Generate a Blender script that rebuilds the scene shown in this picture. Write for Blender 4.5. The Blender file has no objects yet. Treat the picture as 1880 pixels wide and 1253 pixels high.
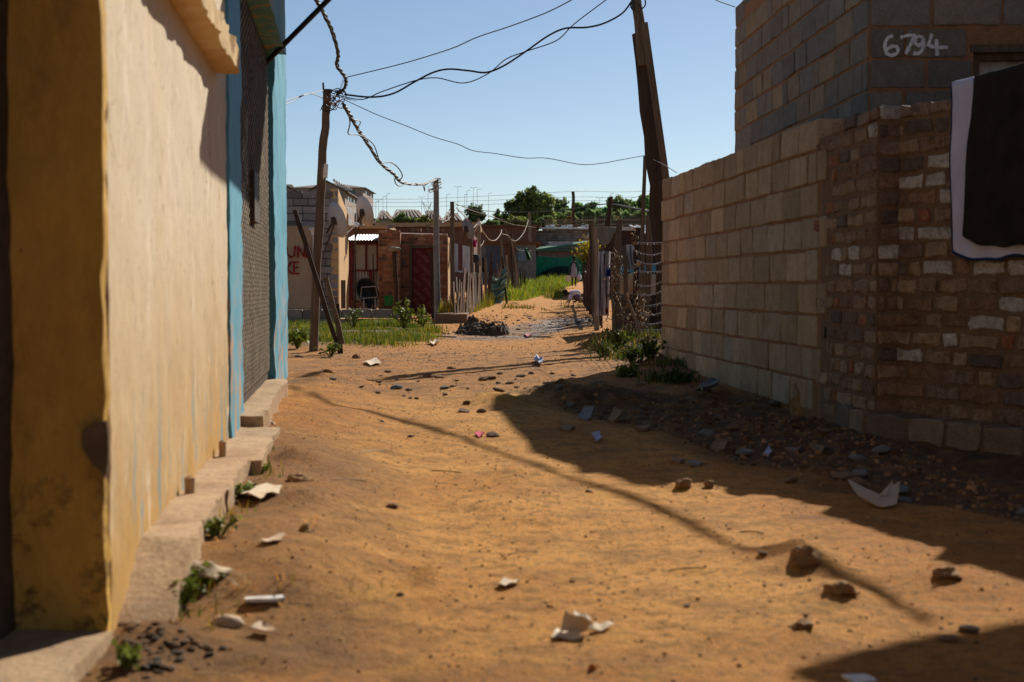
import bpy, math, random
import numpy as np
from mathutils import Vector, Matrix
random.seed(7); RNG = np.random.default_rng(7)
SC = bpy.context.scene
COL = SC.collection
V3 = Vector

# ------------------------------------------------------------------ camera
F = 50 / 36 * 1880                     # focal length in photo pixels
CAMZ = 0.75
PITCH = math.atan((626.5 - 528) / F)
FWD = V3((0, math.cos(PITCH), -math.sin(PITCH)))
UPV = V3((0, math.sin(PITCH), math.cos(PITCH)))
CAMP = V3((0, 0, CAMZ))
cam = bpy.data.cameras.new('camera'); cam.lens = 50; cam.sensor_width = 36
cam.clip_start = 0.05; cam.clip_end = 3000
cam.dof.use_dof = True; cam.dof.focus_distance = 21.0; cam.dof.aperture_fstop = 5.2
cob = bpy.data.objects.new('camera', cam); COL.objects.link(cob)
cob.location = CAMP; cob.rotation_euler = (math.pi / 2 - PITCH, 0, 0)
SC.camera = cob

def ray(px, py):
    return FWD + V3((1, 0, 0)) * ((px - 940) / F) + UPV * ((626.5 - py) / F)
def W(px, py, y):
    d = ray(px, py); return CAMP + d * (y / d.y)
def hit(px, py, P, N):
    d = ray(px, py); return CAMP + d * ((P - CAMP).dot(N) / d.dot(N))

# ------------------------------------------------------------------ noise
def _h(ix, iy, s):
    n = (ix.astype(np.int64) * 374761393 + iy.astype(np.int64) * 668265263 + s * 974711) & 0x7fffffff
    n = ((n ^ (n >> 13)) * 1274126177) & 0x7fffffff
    return ((n ^ (n >> 16)) & 0xffff) / 65535.0
def vn(x, y, s=0):
    x = np.asarray(x, float); y = np.asarray(y, float)
    ix = np.floor(x); iy = np.floor(y); fx = x - ix; fy = y - iy
    fx = fx * fx * (3 - 2 * fx); fy = fy * fy * (3 - 2 * fy)
    a = _h(ix, iy, s); b = _h(ix + 1, iy, s); c = _h(ix, iy + 1, s); d = _h(ix + 1, iy + 1, s)
    return (a + (b - a) * fx) * (1 - fy) + (c + (d - c) * fx) * fy
def fbm(x, y, s=0, o=4):
    r = 0; a = .5; t = 0
    for i in range(o):
        r = r + a * vn(x, y, s + i * 17); t += a; a *= .5; x = x * 2.03 + 5.1; y = y * 2.03 + 1.7
    return r / t - .5
PY = [-60, 0, 28, 52, 65, 78, 92, 110, 130, 200, 380, 700, 1200]
PZ = [0, 0, 0, .18, .42, .77, 1.14, 1.5, 2.0, 5, 16, 18, 18]
def sm(a, b, x):
    t = np.clip((np.asarray(x, float) - a) / (b - a), 0, 1); return t * t * (3 - 2 * t)
def rubble_mask(x, y):
    m = sm(-.15, .5, x + .25 * fbm(x * 1.1, y * 1.1, 3) * 2 - (8.6 - np.clip(y, 3, 9.5)) * .0) * sm(9.9, 9.0, y + .6 * fbm(x, y, 5))
    edge = .10 + (8.8 - y) * .30
    m2 = sm(0, .45, x - edge + .5 * fbm(x * 1.3, y * 1.3, 9)) * sm(10.2, 9.3, y - .25 * x + .8 * fbm(x * .8, y * .8, 5)) * sm(2.6, 4.4, y)
    m3 = sm(0, .5, x - (1.05 - (y - 13) * .01) + .8 * fbm(x * .9, y * .5, 11)) * sm(11.5, 13.5, y) * sm(24, 19, y)
    return np.clip(np.maximum(m2, m3), 0, 1)
def wet_mask(x, y):
    cx = -.5 + (y - 21) * .17 + .7 * fbm(y * .25, y * 0 + 2, 31)
    w = .55 + .5 * fbm(x * .6, y * .4, 33)
    return np.clip(sm(w + .5, w - .2, np.abs(x - cx)) * sm(19.2, 21.5, y) * sm(37, 31, y) * (.55 + 1.4 * fbm(x * 1.7, y * .9, 35) + .3), 0, 1)
def wallx(y): return -0.511 - 0.111 * y
def gz(x, y):
    x = np.asarray(x, float); y = np.asarray(y, float)
    z = np.interp(y, PY, PZ)
    near = sm(130, 60, y)
    r = rubble_mask(x, y)
    z = z + near * (.055 * fbm(x * .55, y * .4, 1, 3) + .012 * fbm(x * 2.2, y * 1.7, 2, 4) * (1 + 3 * r)
                    + (.014 + .055 * r) * fbm(x * 9, y * 7, 4, 3) + (.011 + .012 * r) * fbm(x * 30, y * 26, 6, 3) + .016 * np.abs(fbm(x * 1.4 + y * .3, y * .5, 16, 3)))
    z = z + .09 * sm(-.3, .3, x - 1.15 + .3 * fbm(y * .5, x, 8)) * sm(11, 14, y) * sm(24, 20, y)
    z = z - .05 * r * sm(10, 9, y)
    ww = wet_mask(x, y)
    z = z - .03 * ww
    z = z + .05 * sm(-1.2, -2.2, x) * sm(16.5, 18.5, y) * sm(28, 26, y)
    z = z + np.where((y < 11) & (y > 2.3), .125 * sm(.85, .2, x - wallx(y)) * sm(2.9, 3.6, y) * (.85 + .7 * fbm(y * 2.1, x * 2.1, 12)), 0)
    for (mx, my, mr, mh) in MOUNDS:
        q = ((x - mx) ** 2 + ((y - my) * .75) ** 2) / (mr * mr)
        z = z + mh * np.exp(-q * 1.3) * (1 + .9 * fbm(x * 14, y * 14, 14, 3))
    return z
def flat(px, py):
    d = ray(px, py); t = -CAMZ / d.z; return d.x * t, d.y * t
MOUNDS = []
for (px, py, r, h) in [(1475, 1030, .14, .055), (1255, 893, .07, .02), (1302, 893, .05, .014), (1535, 1088, .09, .03), (550, 885, .10, .04),
                       (670, 906, .08, .028), (560, 973, .06, .04), (790, 1072, .05, .03), (560, 1095, .2, .03), (320, 1195, .13, .02), (480, 1215, .06, .03),
                       (940, 880, .12, .035), (925, 935, .1, .02), (1740, 1062, .11, .03), (1470, 1155, .05, .02), (1300, 905, .05, .02), (270, 1180, .08, .03)]:
    X, Y = flat(px, py); MOUNDS.append((X, Y, r, h))
MOUNDS += [(.35, 9.6, .35, .10), (-.15, 9.1, .22, .07), (.8, 9.6, .3, .07), (1.2, 18.2, .5, .12), (1.45, 15.3, .35, .14)]
def G(x, y): return float(gz(x, y))
def ground_at(px, py):
    """point of the ground seen at a pixel of the photograph (march along the ray)"""
    d = ray(px, py); lo, hi = 2.0, 140.0
    for k in range(2):
        t = np.geomspace(lo, hi, 500 if k == 0 else 30); X = CAMP.x + d.x / d.y * t; Zr = CAMP.z + d.z / d.y * t
        b = Zr < gz(X, t); i = int(np.argmax(b)) if b.any() else len(t) - 1
        lo, hi = t[max(i - 1, 0)], t[i]
    x = CAMP.x + d.x / d.y * hi
    return V3((x, hi, G(x, hi)))

# ------------------------------------------------------------------ mesh builder
class MB:
    def __init__(s): s.v = []; s.f = []; s.c = []; s.m = []
    def add(s, vs, fs, col=(1, 1, 1), mi=0):
        n = len(s.v); s.v += [tuple(v) for v in vs]
        for q in fs: s.f.append([n + i for i in q]); s.c.append(col); s.m.append(mi)
    def gbox(s, O, U, V, Wd, n=(1, 1, 1), col=(1, 1, 1), mi=0):
        O, U, V, Wd = V3(O), V3(U), V3(V), V3(Wd)
        if U.cross(V).dot(Wd) < 0: O = O + Wd; Wd = -Wd
        def face(o, a, b, na, nb):
            vs = [o + a * (i / na) + b * (j / nb) for j in range(nb + 1) for i in range(na + 1)]
            fs = [(j * (na + 1) + i, j * (na + 1) + i + 1, (j + 1) * (na + 1) + i + 1, (j + 1) * (na + 1) + i) for j in range(nb) for i in range(na)]
            s.add(vs, fs, col, mi)
        a, b, c = n
        face(O + Wd, U, V, a, b); face(O, V, U, b, a); face(O, U, Wd, a, c); face(O + V, Wd, U, c, a); face(O, Wd, V, c, b); face(O + U, V, Wd, b, c)
    def box(s, c, size, rz=0, col=(1, 1, 1), mi=0, n=(1, 1, 1)):
        R = Matrix.Rotation(rz, 3, 'Z'); U = R @ V3((size[0], 0, 0)); V = R @ V3((0, size[1], 0)); Wd = V3((0, 0, size[2]))
        s.gbox(V3(c) - U / 2 - V / 2, U, V, Wd, n, col, mi)
    def beam(s, p0, p1, w, h, up=(0, 0, 1), col=(1, 1, 1), mi=0, n=1):
        p0, p1 = V3(p0), V3(p1); d = p1 - p0; up = V3(up)
        a = d.cross(up)
        if a.length < 1e-6: a = d.cross(V3((0, 1, 0)))
        a.normalize(); b = a.cross(d).normalized()
        s.gbox(p0 - a * w / 2 - b * h / 2, a * w, b * h, d, (1, 1, n), col, mi)
    def tube(s, pts, r, k=8, col=(1, 1, 1), mi=0, cap=True, wob=0):
        pts = [V3(p) for p in pts]; n = len(pts)
        rs = r if isinstance(r, (list, tuple)) else [r] * n
        prev = None; base = len(s.v)
        for i, p in enumerate(pts):
            t = (pts[min(i + 1, n - 1)] - pts[max(i - 1, 0)]).normalized()
            if prev is None:
                a = t.cross(V3((0, 0, 1)))
                if a.length < .1: a = t.cross(V3((1, 0, 0)))
                a.normalize()
            else:
                a = (prev - t * prev.dot(t))
                a = a.normalized() if a.length > 1e-6 else t.orthogonal().normalized()
            prev = a; b = t.cross(a)
            for j in range(k):
                an = 2 * math.pi * j / k; rr = rs[i] * (1 + (random.uniform(-wob, wob) if wob else 0))
                s.v.append(tuple(p + a * math.cos(an) * rr + b * math.sin(an) * rr))
        for i in range(n - 1):
            for j in range(k):
                s.f.append([base + i * k + j, base + i * k + (j + 1) % k, base + (i + 1) * k + (j + 1) % k, base + (i + 1) * k + j]); s.c.append(col); s.m.append(mi)
        if cap:
            s.f.append([base + j for j in range(k)][::-1]); s.c.append(col); s.m.append(mi)
            s.f.append([base + (n - 1) * k + j for j in range(k)]); s.c.append(col); s.m.append(mi)
    def lathe(s, c, prof, k=20, col=(1, 1, 1), mi=0, axis=(0, 0, 1), xs=1):
        c = V3(c); q = V3((0, 0, 1)).rotation_difference(V3(axis)); base = len(s.v)
        for (r, z) in prof:
            for j in range(k):
                an = 2 * math.pi * j / k; s.v.append(tuple(c + q @ V3((r * math.cos(an) * xs, r * math.sin(an), z))))
        for i in range(len(prof) - 1):
            for j in range(k):
                s.f.append([base + i * k + j, base + i * k + (j + 1) % k, base + (i + 1) * k + (j + 1) % k, base + (i + 1) * k + j]); s.c.append(col); s.m.append(mi)
    def prism(s, poly, d, col=(1, 1, 1), mi=0):
        d = V3(d); n = len(poly); poly = [V3(p) for p in poly]
        vs = poly + [p + d for p in poly]
        s.add(vs, [list(range(n))[::-1], list(range(n, 2 * n))] + [(i, (i + 1) % n, n + (i + 1) % n, n + i) for i in range(n)], col, mi)
    def sheet(s, fn, nu, nv, col=(1, 1, 1), mi=0, th=.002):
        """surface fn(u,v)->Vector with a back face th behind it"""
        g = [[V3(fn(i / nu, j / nv)) for i in range(nu + 1)] for j in range(nv + 1)]
        nn = (g[0][1] - g[0][0]).cross(g[1][0] - g[0][0]).normalized() if nu and nv else V3((0, 0, 1))
        fr = [p for r in g for p in r]; w = nu + 1; N = len(fr)
        bk = [p - nn * th for p in fr]
        fs = [(j * w + i, j * w + i + 1, (j + 1) * w + i + 1, (j + 1) * w + i) for j in range(nv) for i in range(nu)]
        fb = [tuple(N + k for k in q[::-1]) for q in fs]
        rim = [j * w for j in range(nv, 0, -1)] + [i for i in range(nu)] + [j * w + nu for j in range(nv)] + [nv * w + i for i in range(nu, 0, -1)]
        fe = [(rim[(k + 1) % len(rim)], rim[k], N + rim[k], N + rim[(k + 1) % len(rim)]) for k in range(len(rim))]
        s.add(fr + bk, fs + fb + fe, col, mi)
    def rough(s, amp, sc, seed=0):
        a = np.array(s.v); x, y, z = a.T * sc
        a[:, 0] += amp * 2 * fbm(y + z * .7, z - x * .6, seed, 3); a[:, 1] += amp * 2 * fbm(x + z * .9, z + y * .7, seed + 50, 3); a[:, 2] += amp * 1.2 * fbm(x - z * .3, y + z * .8, seed + 90, 3)
        s.v = [tuple(p) for p in a]; return s
    def build(s, name, mats, parent=None, smooth=False, **kw):
        a = np.array(s.v, float)
        lo, hi = a.min(0), a.max(0); base = V3(((lo[0] + hi[0]) / 2, (lo[1] + hi[1]) / 2, lo[2]))
        me = bpy.data.meshes.new(name); me.from_pydata([tuple(p) for p in a - np.array(base)], [], s.f)
        if not isinstance(mats, (list, tuple)): mats = [mats]
        for m in mats: me.materials.append(m)
        if len(mats) > 1: me.polygons.foreach_set('material_index', s.m)
        at = me.attributes.new('col', 'FLOAT_COLOR', 'FACE')
        at.data.foreach_set('color', np.array([[c[0], c[1], c[2], 1] for c in s.c], np.float32).ravel())
        if smooth:
            me.polygons.foreach_set('use_smooth', [True] * len(me.polygons))
            try: me.set_sharp_from_angle(angle=math.radians(50))
            except Exception: pass
        me.update()
        o = bpy.data.objects.new(name, me); COL.objects.link(o)
        if parent is not None:
            o.parent = parent; o.location = base - PW(parent)
        else: o.location = base
        if kw: tag(o, **kw)
        return o
def PW(o):
    l = V3(o.location)
    while o.parent is not None: o = o.parent; l += o.location
    return l
def tag(o, label=None, cat=None, group=None, kind=None):
    if label: o['label'] = label
    if cat: o['category'] = cat
    if group: o['group'] = group
    if kind: o['kind'] = kind
    return o
def E(name, label, cat, loc, group=None):
    o = bpy.data.objects.new(name, None); COL.objects.link(o); o.location = loc; o.empty_display_size = .1
    return tag(o, label, cat, group)
def dup(o, loc, rz=0, sc=1, parent=None, label=None):
    c = o.copy(); COL.objects.link(c)
    if parent is None:
        c.location = loc; c.rotation_euler = (o.rotation_euler[0], o.rotation_euler[1], rz); c.scale = (sc, sc, sc) if not isinstance(sc, (tuple, list)) else sc
        if label: c['label'] = label
    else: c.parent = parent
    for k in KIDS.get(o.name, [x for x in COL.objects if x.parent == o]): dup(k, None, parent=c)
    return c
KIDS = {}

# ------------------------------------------------------------------ materials
def M(name, col, col2=None, ns=5, rough=.9, bump=.25, bs=40, spec=.25, metal=0, fine=.25, stretch=(1, 1, 1), stains=(), zgrad=None, attr=True, backlit=0, cracks=None):
    m = bpy.data.materials.new(name); m.use_nodes = True; nt = m.node_tree; N = nt.nodes; L = nt.links
    b = N['Principled BSDF']; b.inputs['Roughness'].default_value = rough; b.inputs['Metallic'].default_value = metal
    b.inputs['Specular IOR Level'].default_value = spec
    tc = N.new('ShaderNodeTexCoord'); mp = N.new('ShaderNodeMapping'); mp.inputs['Scale'].default_value = stretch; L.new(tc.outputs['Object'], mp.inputs[0])
    def noise(sc, det=5, ro=.6, vec=None):
        n = N.new('ShaderNodeTexNoise'); n.inputs['Scale'].default_value = sc; n.inputs['Detail'].default_value = det; n.inputs['Roughness'].default_value = ro
        L.new(vec or mp.outputs[0], n.inputs['Vector']); return n.outputs[0]
    def ramp(x, a, c):
        r = N.new('ShaderNodeMapRange'); r.inputs[1].default_value = a; r.inputs[2].default_value = c; L.new(x, r.inputs[0]); return r.outputs[0]
    def mix(f, a, c, mode='MIX'):
        x = N.new('ShaderNodeMix'); x.data_type = 'RGBA'; x.blend_type = mode
        if hasattr(f, 'name') and not isinstance(f, float): L.new(f, x.inputs[0])
        else: x.inputs[0].default_value = f
        for i, q in ((6, a), (7, c)):
            if isinstance(q, tuple): x.inputs[i].default_value = (*q[:3], 1)
            else: L.new(q, x.inputs[i])
        return x.outputs[2]
    c = col
    c2 = col2 or tuple(q * .65 for q in col)
    c = mix(ramp(noise(ns), .35, .65), col, c2)
    if zgrad:
        z0, z1, zc = zgrad
        sp = N.new('ShaderNodeSeparateXYZ'); L.new(tc.outputs['Object'], sp.inputs[0])
        ad = N.new('ShaderNodeMath'); ad.operation = 'MULTIPLY_ADD'; L.new(noise(3), ad.inputs[0]); ad.inputs[1].default_value = (z1 - z0) * .9; L.new(sp.outputs[2], ad.inputs[2])
        c = mix(ramp(ad.outputs[0], z0 + (z1 - z0) * .45, z1 + (z1 - z0) * .45), zc, c)
    for (sc, lo, hi, scol, stv) in stains:
        v = None
        if stv: q = N.new('ShaderNodeMapping'); q.inputs['Scale'].default_value = stv[:3]; L.new(tc.outputs['Object'], q.inputs[0]); v = q.outputs[0]
        f = ramp(noise(sc, 9, .74, v), lo, hi)
        if stv and len(stv) > 3:
            sp = N.new('ShaderNodeSeparateXYZ'); L.new(tc.outputs['Object'], sp.inputs[0])
            mu = N.new('ShaderNodeMath'); mu.operation = 'MULTIPLY'; mu.use_clamp = True; L.new(f, mu.inputs[0]); L.new(ramp(sp.outputs[2], stv[4], stv[3]), mu.inputs[1]); f = mu.outputs[0]
        c = mix(f, c, scol)
    if cracks:
        vo = N.new('ShaderNodeTexVoronoi'); vo.feature = 'DISTANCE_TO_EDGE'; vo.inputs['Scale'].default_value = cracks[0]
        wv = N.new('ShaderNodeVectorMath'); wv.operation = 'MULTIPLY_ADD'; nz = N.new('ShaderNodeTexNoise'); nz.inputs['Scale'].default_value = 5; nz.inputs['Detail'].default_value = 6
        L.new(tc.outputs['Object'], nz.inputs[0]); L.new(nz.outputs['Color'], wv.inputs[0]); wv.inputs[1].default_value = (.35, .35, .35); L.new(tc.outputs['Object'], wv.inputs[2]); L.new(wv.outputs[0], vo.inputs['Vector'])
        ml = N.new('ShaderNodeMath'); ml.operation = 'MULTIPLY'; L.new(ramp(vo.outputs['Distance'], .007, .0), ml.inputs[0]); L.new(ramp(noise(2.1), .54, .60), ml.inputs[1]); c = mix(ml.outputs[0], c, cracks[1])
    if fine:
        fr = N.new('ShaderNodeMapRange'); fr.inputs[1].default_value = .3; fr.inputs[2].default_value = .7; fr.inputs[3].default_value = 1 - fine; fr.inputs[4].default_value = 1 + fine
        L.new(noise(bs * .7, 4, .7), fr.inputs[0])
        x = N.new('ShaderNodeVectorMath'); x.operation = 'SCALE'
        if isinstance(c, tuple): x.inputs[0].default_value = c
        else: L.new(c, x.inputs[0])
        L.new(fr.outputs[0], x.inputs['Scale']); c = x.outputs[0]
    if attr:
        a = N.new('ShaderNodeAttribute'); a.attribute_name = 'col'; c = mix(1.0, c, a.outputs[0], 'MULTIPLY')
    L.new(c, b.inputs['Base Color'])
    if bump:
        bp = N.new('ShaderNodeBump'); bp.inputs['Strength'].default_value = bump; bp.inputs['Distance'].default_value = .02
        L.new(noise(bs, 6, .7), bp.inputs['Height']); L.new(bp.outputs[0], b.inputs['Normal'])
    if backlit:
        tr = N.new('ShaderNodeBsdfTranslucent'); L.new(c, tr.inputs[0]); ms = N.new('ShaderNodeMixShader'); ms.inputs[0].default_value = backlit
        L.new(b.outputs[0], ms.inputs[1]); L.new(tr.outputs[0], ms.inputs[2]); L.new(ms.outputs[0], N['Material Output'].inputs[0])
    return m
m_block = M('cement_block', (1, 1, 1), (.8, .77, .73), ns=9, bs=90, bump=.5, fine=.22, stains=((14, .62, .7, (.35, .27, .2), None),))
m_mortar = M('clay_mortar', (.36, .175, .075), (.28, .14, .066), ns=14, bs=120, bump=.7, fine=.3)
m_mortar2 = M('brown_mortar', (.25, .15, .08), (.19, .11, .06), ns=14, bs=120, bump=.7, fine=.3)
m_brick = M('old_brick', (1, 1, 1), (.68, .62, .56), ns=22, bs=110, bump=.7, fine=.35, stains=((30, .62, .7, (.12, .09, .08), None), (7, .54, .70, (.20, .135, .085), None),))
m_yellow = M('yellow_plaster', (.66, .555, .41), (.61, .50, .345), ns=2.2, bs=55, bump=.3, fine=.08, stretch=(1, 1, .35), rough=.9, spec=.1, cracks=(1.5, (.36, .25, .15)), zgrad=(.25, 1.1, (.46, .27, .085)),
             stains=((7, .58, .72, (.78, .70, .56), (1, 1, .25)), (3, .56, .70, (.56, .42, .25), (1, 1, .4)), (16, .62, .68, (.40, .30, .19), (1, 1, .5)), (34, .61, .66, (.24, .15, .08), (1, 1, .3)), (60, .62, .66, (.16, .10, .05), (1, 1, .5)), (9, .555, .60, (.14, .27, .31), (1, 1, .2, .2, .75)), (40, .60, .66, (.22, .14, .07), (1, 1, .22, .35, .9)), (12, .60, .68, (.30, .17, .07), (1, 1, .3, .1, .55))))
m_ochre_shade_dirt = M('shaded_dirty_ochre_plaster', (.72, .43, .085), (.56, .32, .06), ns=3, bs=45, bump=.35, fine=.1, stretch=(1, 1, .5), rough=.8,  # house plaster with its shaded tone put into the colour, plus grime stains
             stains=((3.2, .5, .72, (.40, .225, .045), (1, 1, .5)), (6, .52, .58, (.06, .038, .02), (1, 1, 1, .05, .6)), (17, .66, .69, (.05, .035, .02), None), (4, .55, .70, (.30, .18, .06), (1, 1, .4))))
m_shade = M('shade_dark_plaster', (.09, .065, .042), (.05, .036, .024), ns=4, bump=.4)  # near-black plaster: the shade of the recess put into the colour
m_sill = M('ochre_sill', (.68, .50, .27), (.55, .36, .15), ns=7, bump=.4, fine=.12, stains=((14, .6, .66, (.22, .12, .05), None),))
m_patch = M('bare_plaster_patch', (.24, .16, .09), (.13, .085, .05), ns=14, bump=.6)
m_blue = M('blue_paint', (.11, .36, .47), (.085, .30, .42), ns=3, bs=50, bump=.25, fine=.07, stretch=(1, 1, .3), rough=.65,
           stains=((5.5, .53, .57, (.50, .27, .12), (1.4, 1.4, .28, .35, 1.15)), (14, .66, .70, (.30, .42, .42), (1, 1, .2))))
m_conc = M('worn_concrete', (.48, .325, .185), (.36, .23, .125), ns=5, bs=60, bump=.5, fine=.2, stains=((8, .6, .7, (.55, .45, .34), None), (11, .62, .72, (.17, .10, .055), None)))
m_wood = M('weathered_wood', (.155, .11, .07), (.095, .065, .04), ns=6, bs=60, bump=.5, fine=.3, stretch=(3, 3, .3), rough=.85)
m_woodgrey = M('grey_wood', (.27, .21, .15), (.16, .115, .075), ns=6, bs=60, bump=.5, fine=.3, stretch=(3, 3, .25))
m_wooddark = M('dark_wood', (.06, .038, .024), (.035, .022, .015), ns=6, bs=60, bump=.5, fine=.3, stretch=(3, 3, .3))
m_black = M('black_rubber', (.012, .012, .013), bump=0, fine=0, rough=.55, spec=.4)
m_iron = M('dark_iron', (.05, .045, .04), (.10, .06, .035), ns=20, bump=.2, rough=.6, metal=.5)
m_galv = M('galvanised_sheet', (.42, .43, .44), (.30, .29, .28), ns=3, bump=.1, rough=.5, metal=.35, stains=((5, .62, .72, (.22, .10, .05), (2, 2, .3)),))
m_rust = M('rusty_sheet', (.17, .07, .038), (.10, .045, .028), ns=4, bump=.3, rough=.9)
m_maroon = M('maroon_paint', (.15, .022, .022), ns=5, bump=.1, rough=.7)
m_white = M('white_paint', (.72, .70, .66), (.6, .57, .52), ns=9, bump=.2)
m_cream = M('cream_panel', (.50, .36, .23), (.44, .30, .19), ns=2, bump=.1, fine=.06, rough=.7)
m_fabric = M('white_cotton', (.60, .59, .68), (.50, .48, .58), ns=6, bs=160, bump=.1, fine=.05, rough=.95, spec=.1)
m_blackcloth = M('black_cloth', (.022, .018, .016), (.035, .028, .024), ns=6, bs=160, bump=.15, fine=.1, rough=.95, spec=.05)
m_navy = M('navy_trim', (.02, .035, .09), bump=.1, rough=.95)
m_greencloth = M('green_shade_net', (.03, .22, .15), (.02, .17, .12), ns=4, bs=150, bump=.1, fine=.12, rough=.9, backlit=.35)
m_greencan = M('grey_green_canvas', (.13, .23, .18), (.10, .18, .14), ns=4, bump=.15, fine=.1)
m_tarp = M('khaki_tarp', (.19, .155, .10), (.14, .11, .07), ns=4, bump=.2, fine=.1)
m_stone = M('alley_stone', (.31, .195, .11), (.21, .13, .075), ns=9, bs=30, bump=.7, fine=.3)
m_slate = M('grey_stone', (.25, .235, .21), (.17, .155, .135), ns=9, bs=30, bump=.6, fine=.2)
m_clod = M('dark_clod', (.34, .19, .075), (.23, .125, .052), ns=9, bs=30, bump=.8, fine=.3)
m_mud = M('wet_mud', (.10, .064, .036), (.14, .09, .052), ns=5, bs=22, bump=.9, fine=.3, rough=.75, spec=.25)
m_paper = M('dirty_white_paper', (.64, .53, .39), (.50, .38, .25), ns=6, bump=.1, fine=.05)
m_leaf = M('leaf_green', (.135, .155, .026), (.10, .125, .022), ns=1.2, bump=0, fine=0, rough=.6, backlit=.3)
m_tree = M('tree_foliage', (.19, .22, .085), (.14, .17, .065), ns=.5, bump=0, fine=0, rough=.7, backlit=.5)
m_bark = M('bark', (.10, .07, .05), bump=.5)
m_red = M('red_paint', (.30, .018, .015), bump=.1)
m_glass = M('dark_glass', (.02, .022, .025), bump=0, fine=0, rough=.08, spec=.6)
m_dark = M('interior_dark', (.02, .016, .013), bump=0, rough=.95)
m_skin = M('brown_skin', (.05, .027, .018), bump=0, fine=.05, rough=.55)
m_hair = M('black_hair', (.008, .007, .007), bump=.3, bs=200)
m_dish = M('dish_enamel', (.50, .48, .46), (.43, .41, .39), ns=3, bump=0, fine=.04, rough=.5)
m_rope = M('pale_rope', (.55, .50, .43), bump=.3, bs=200)
m_vine = M('dry_vine', (.23, .16, .09), (.13, .09, .05), ns=9, bump=.3)

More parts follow.
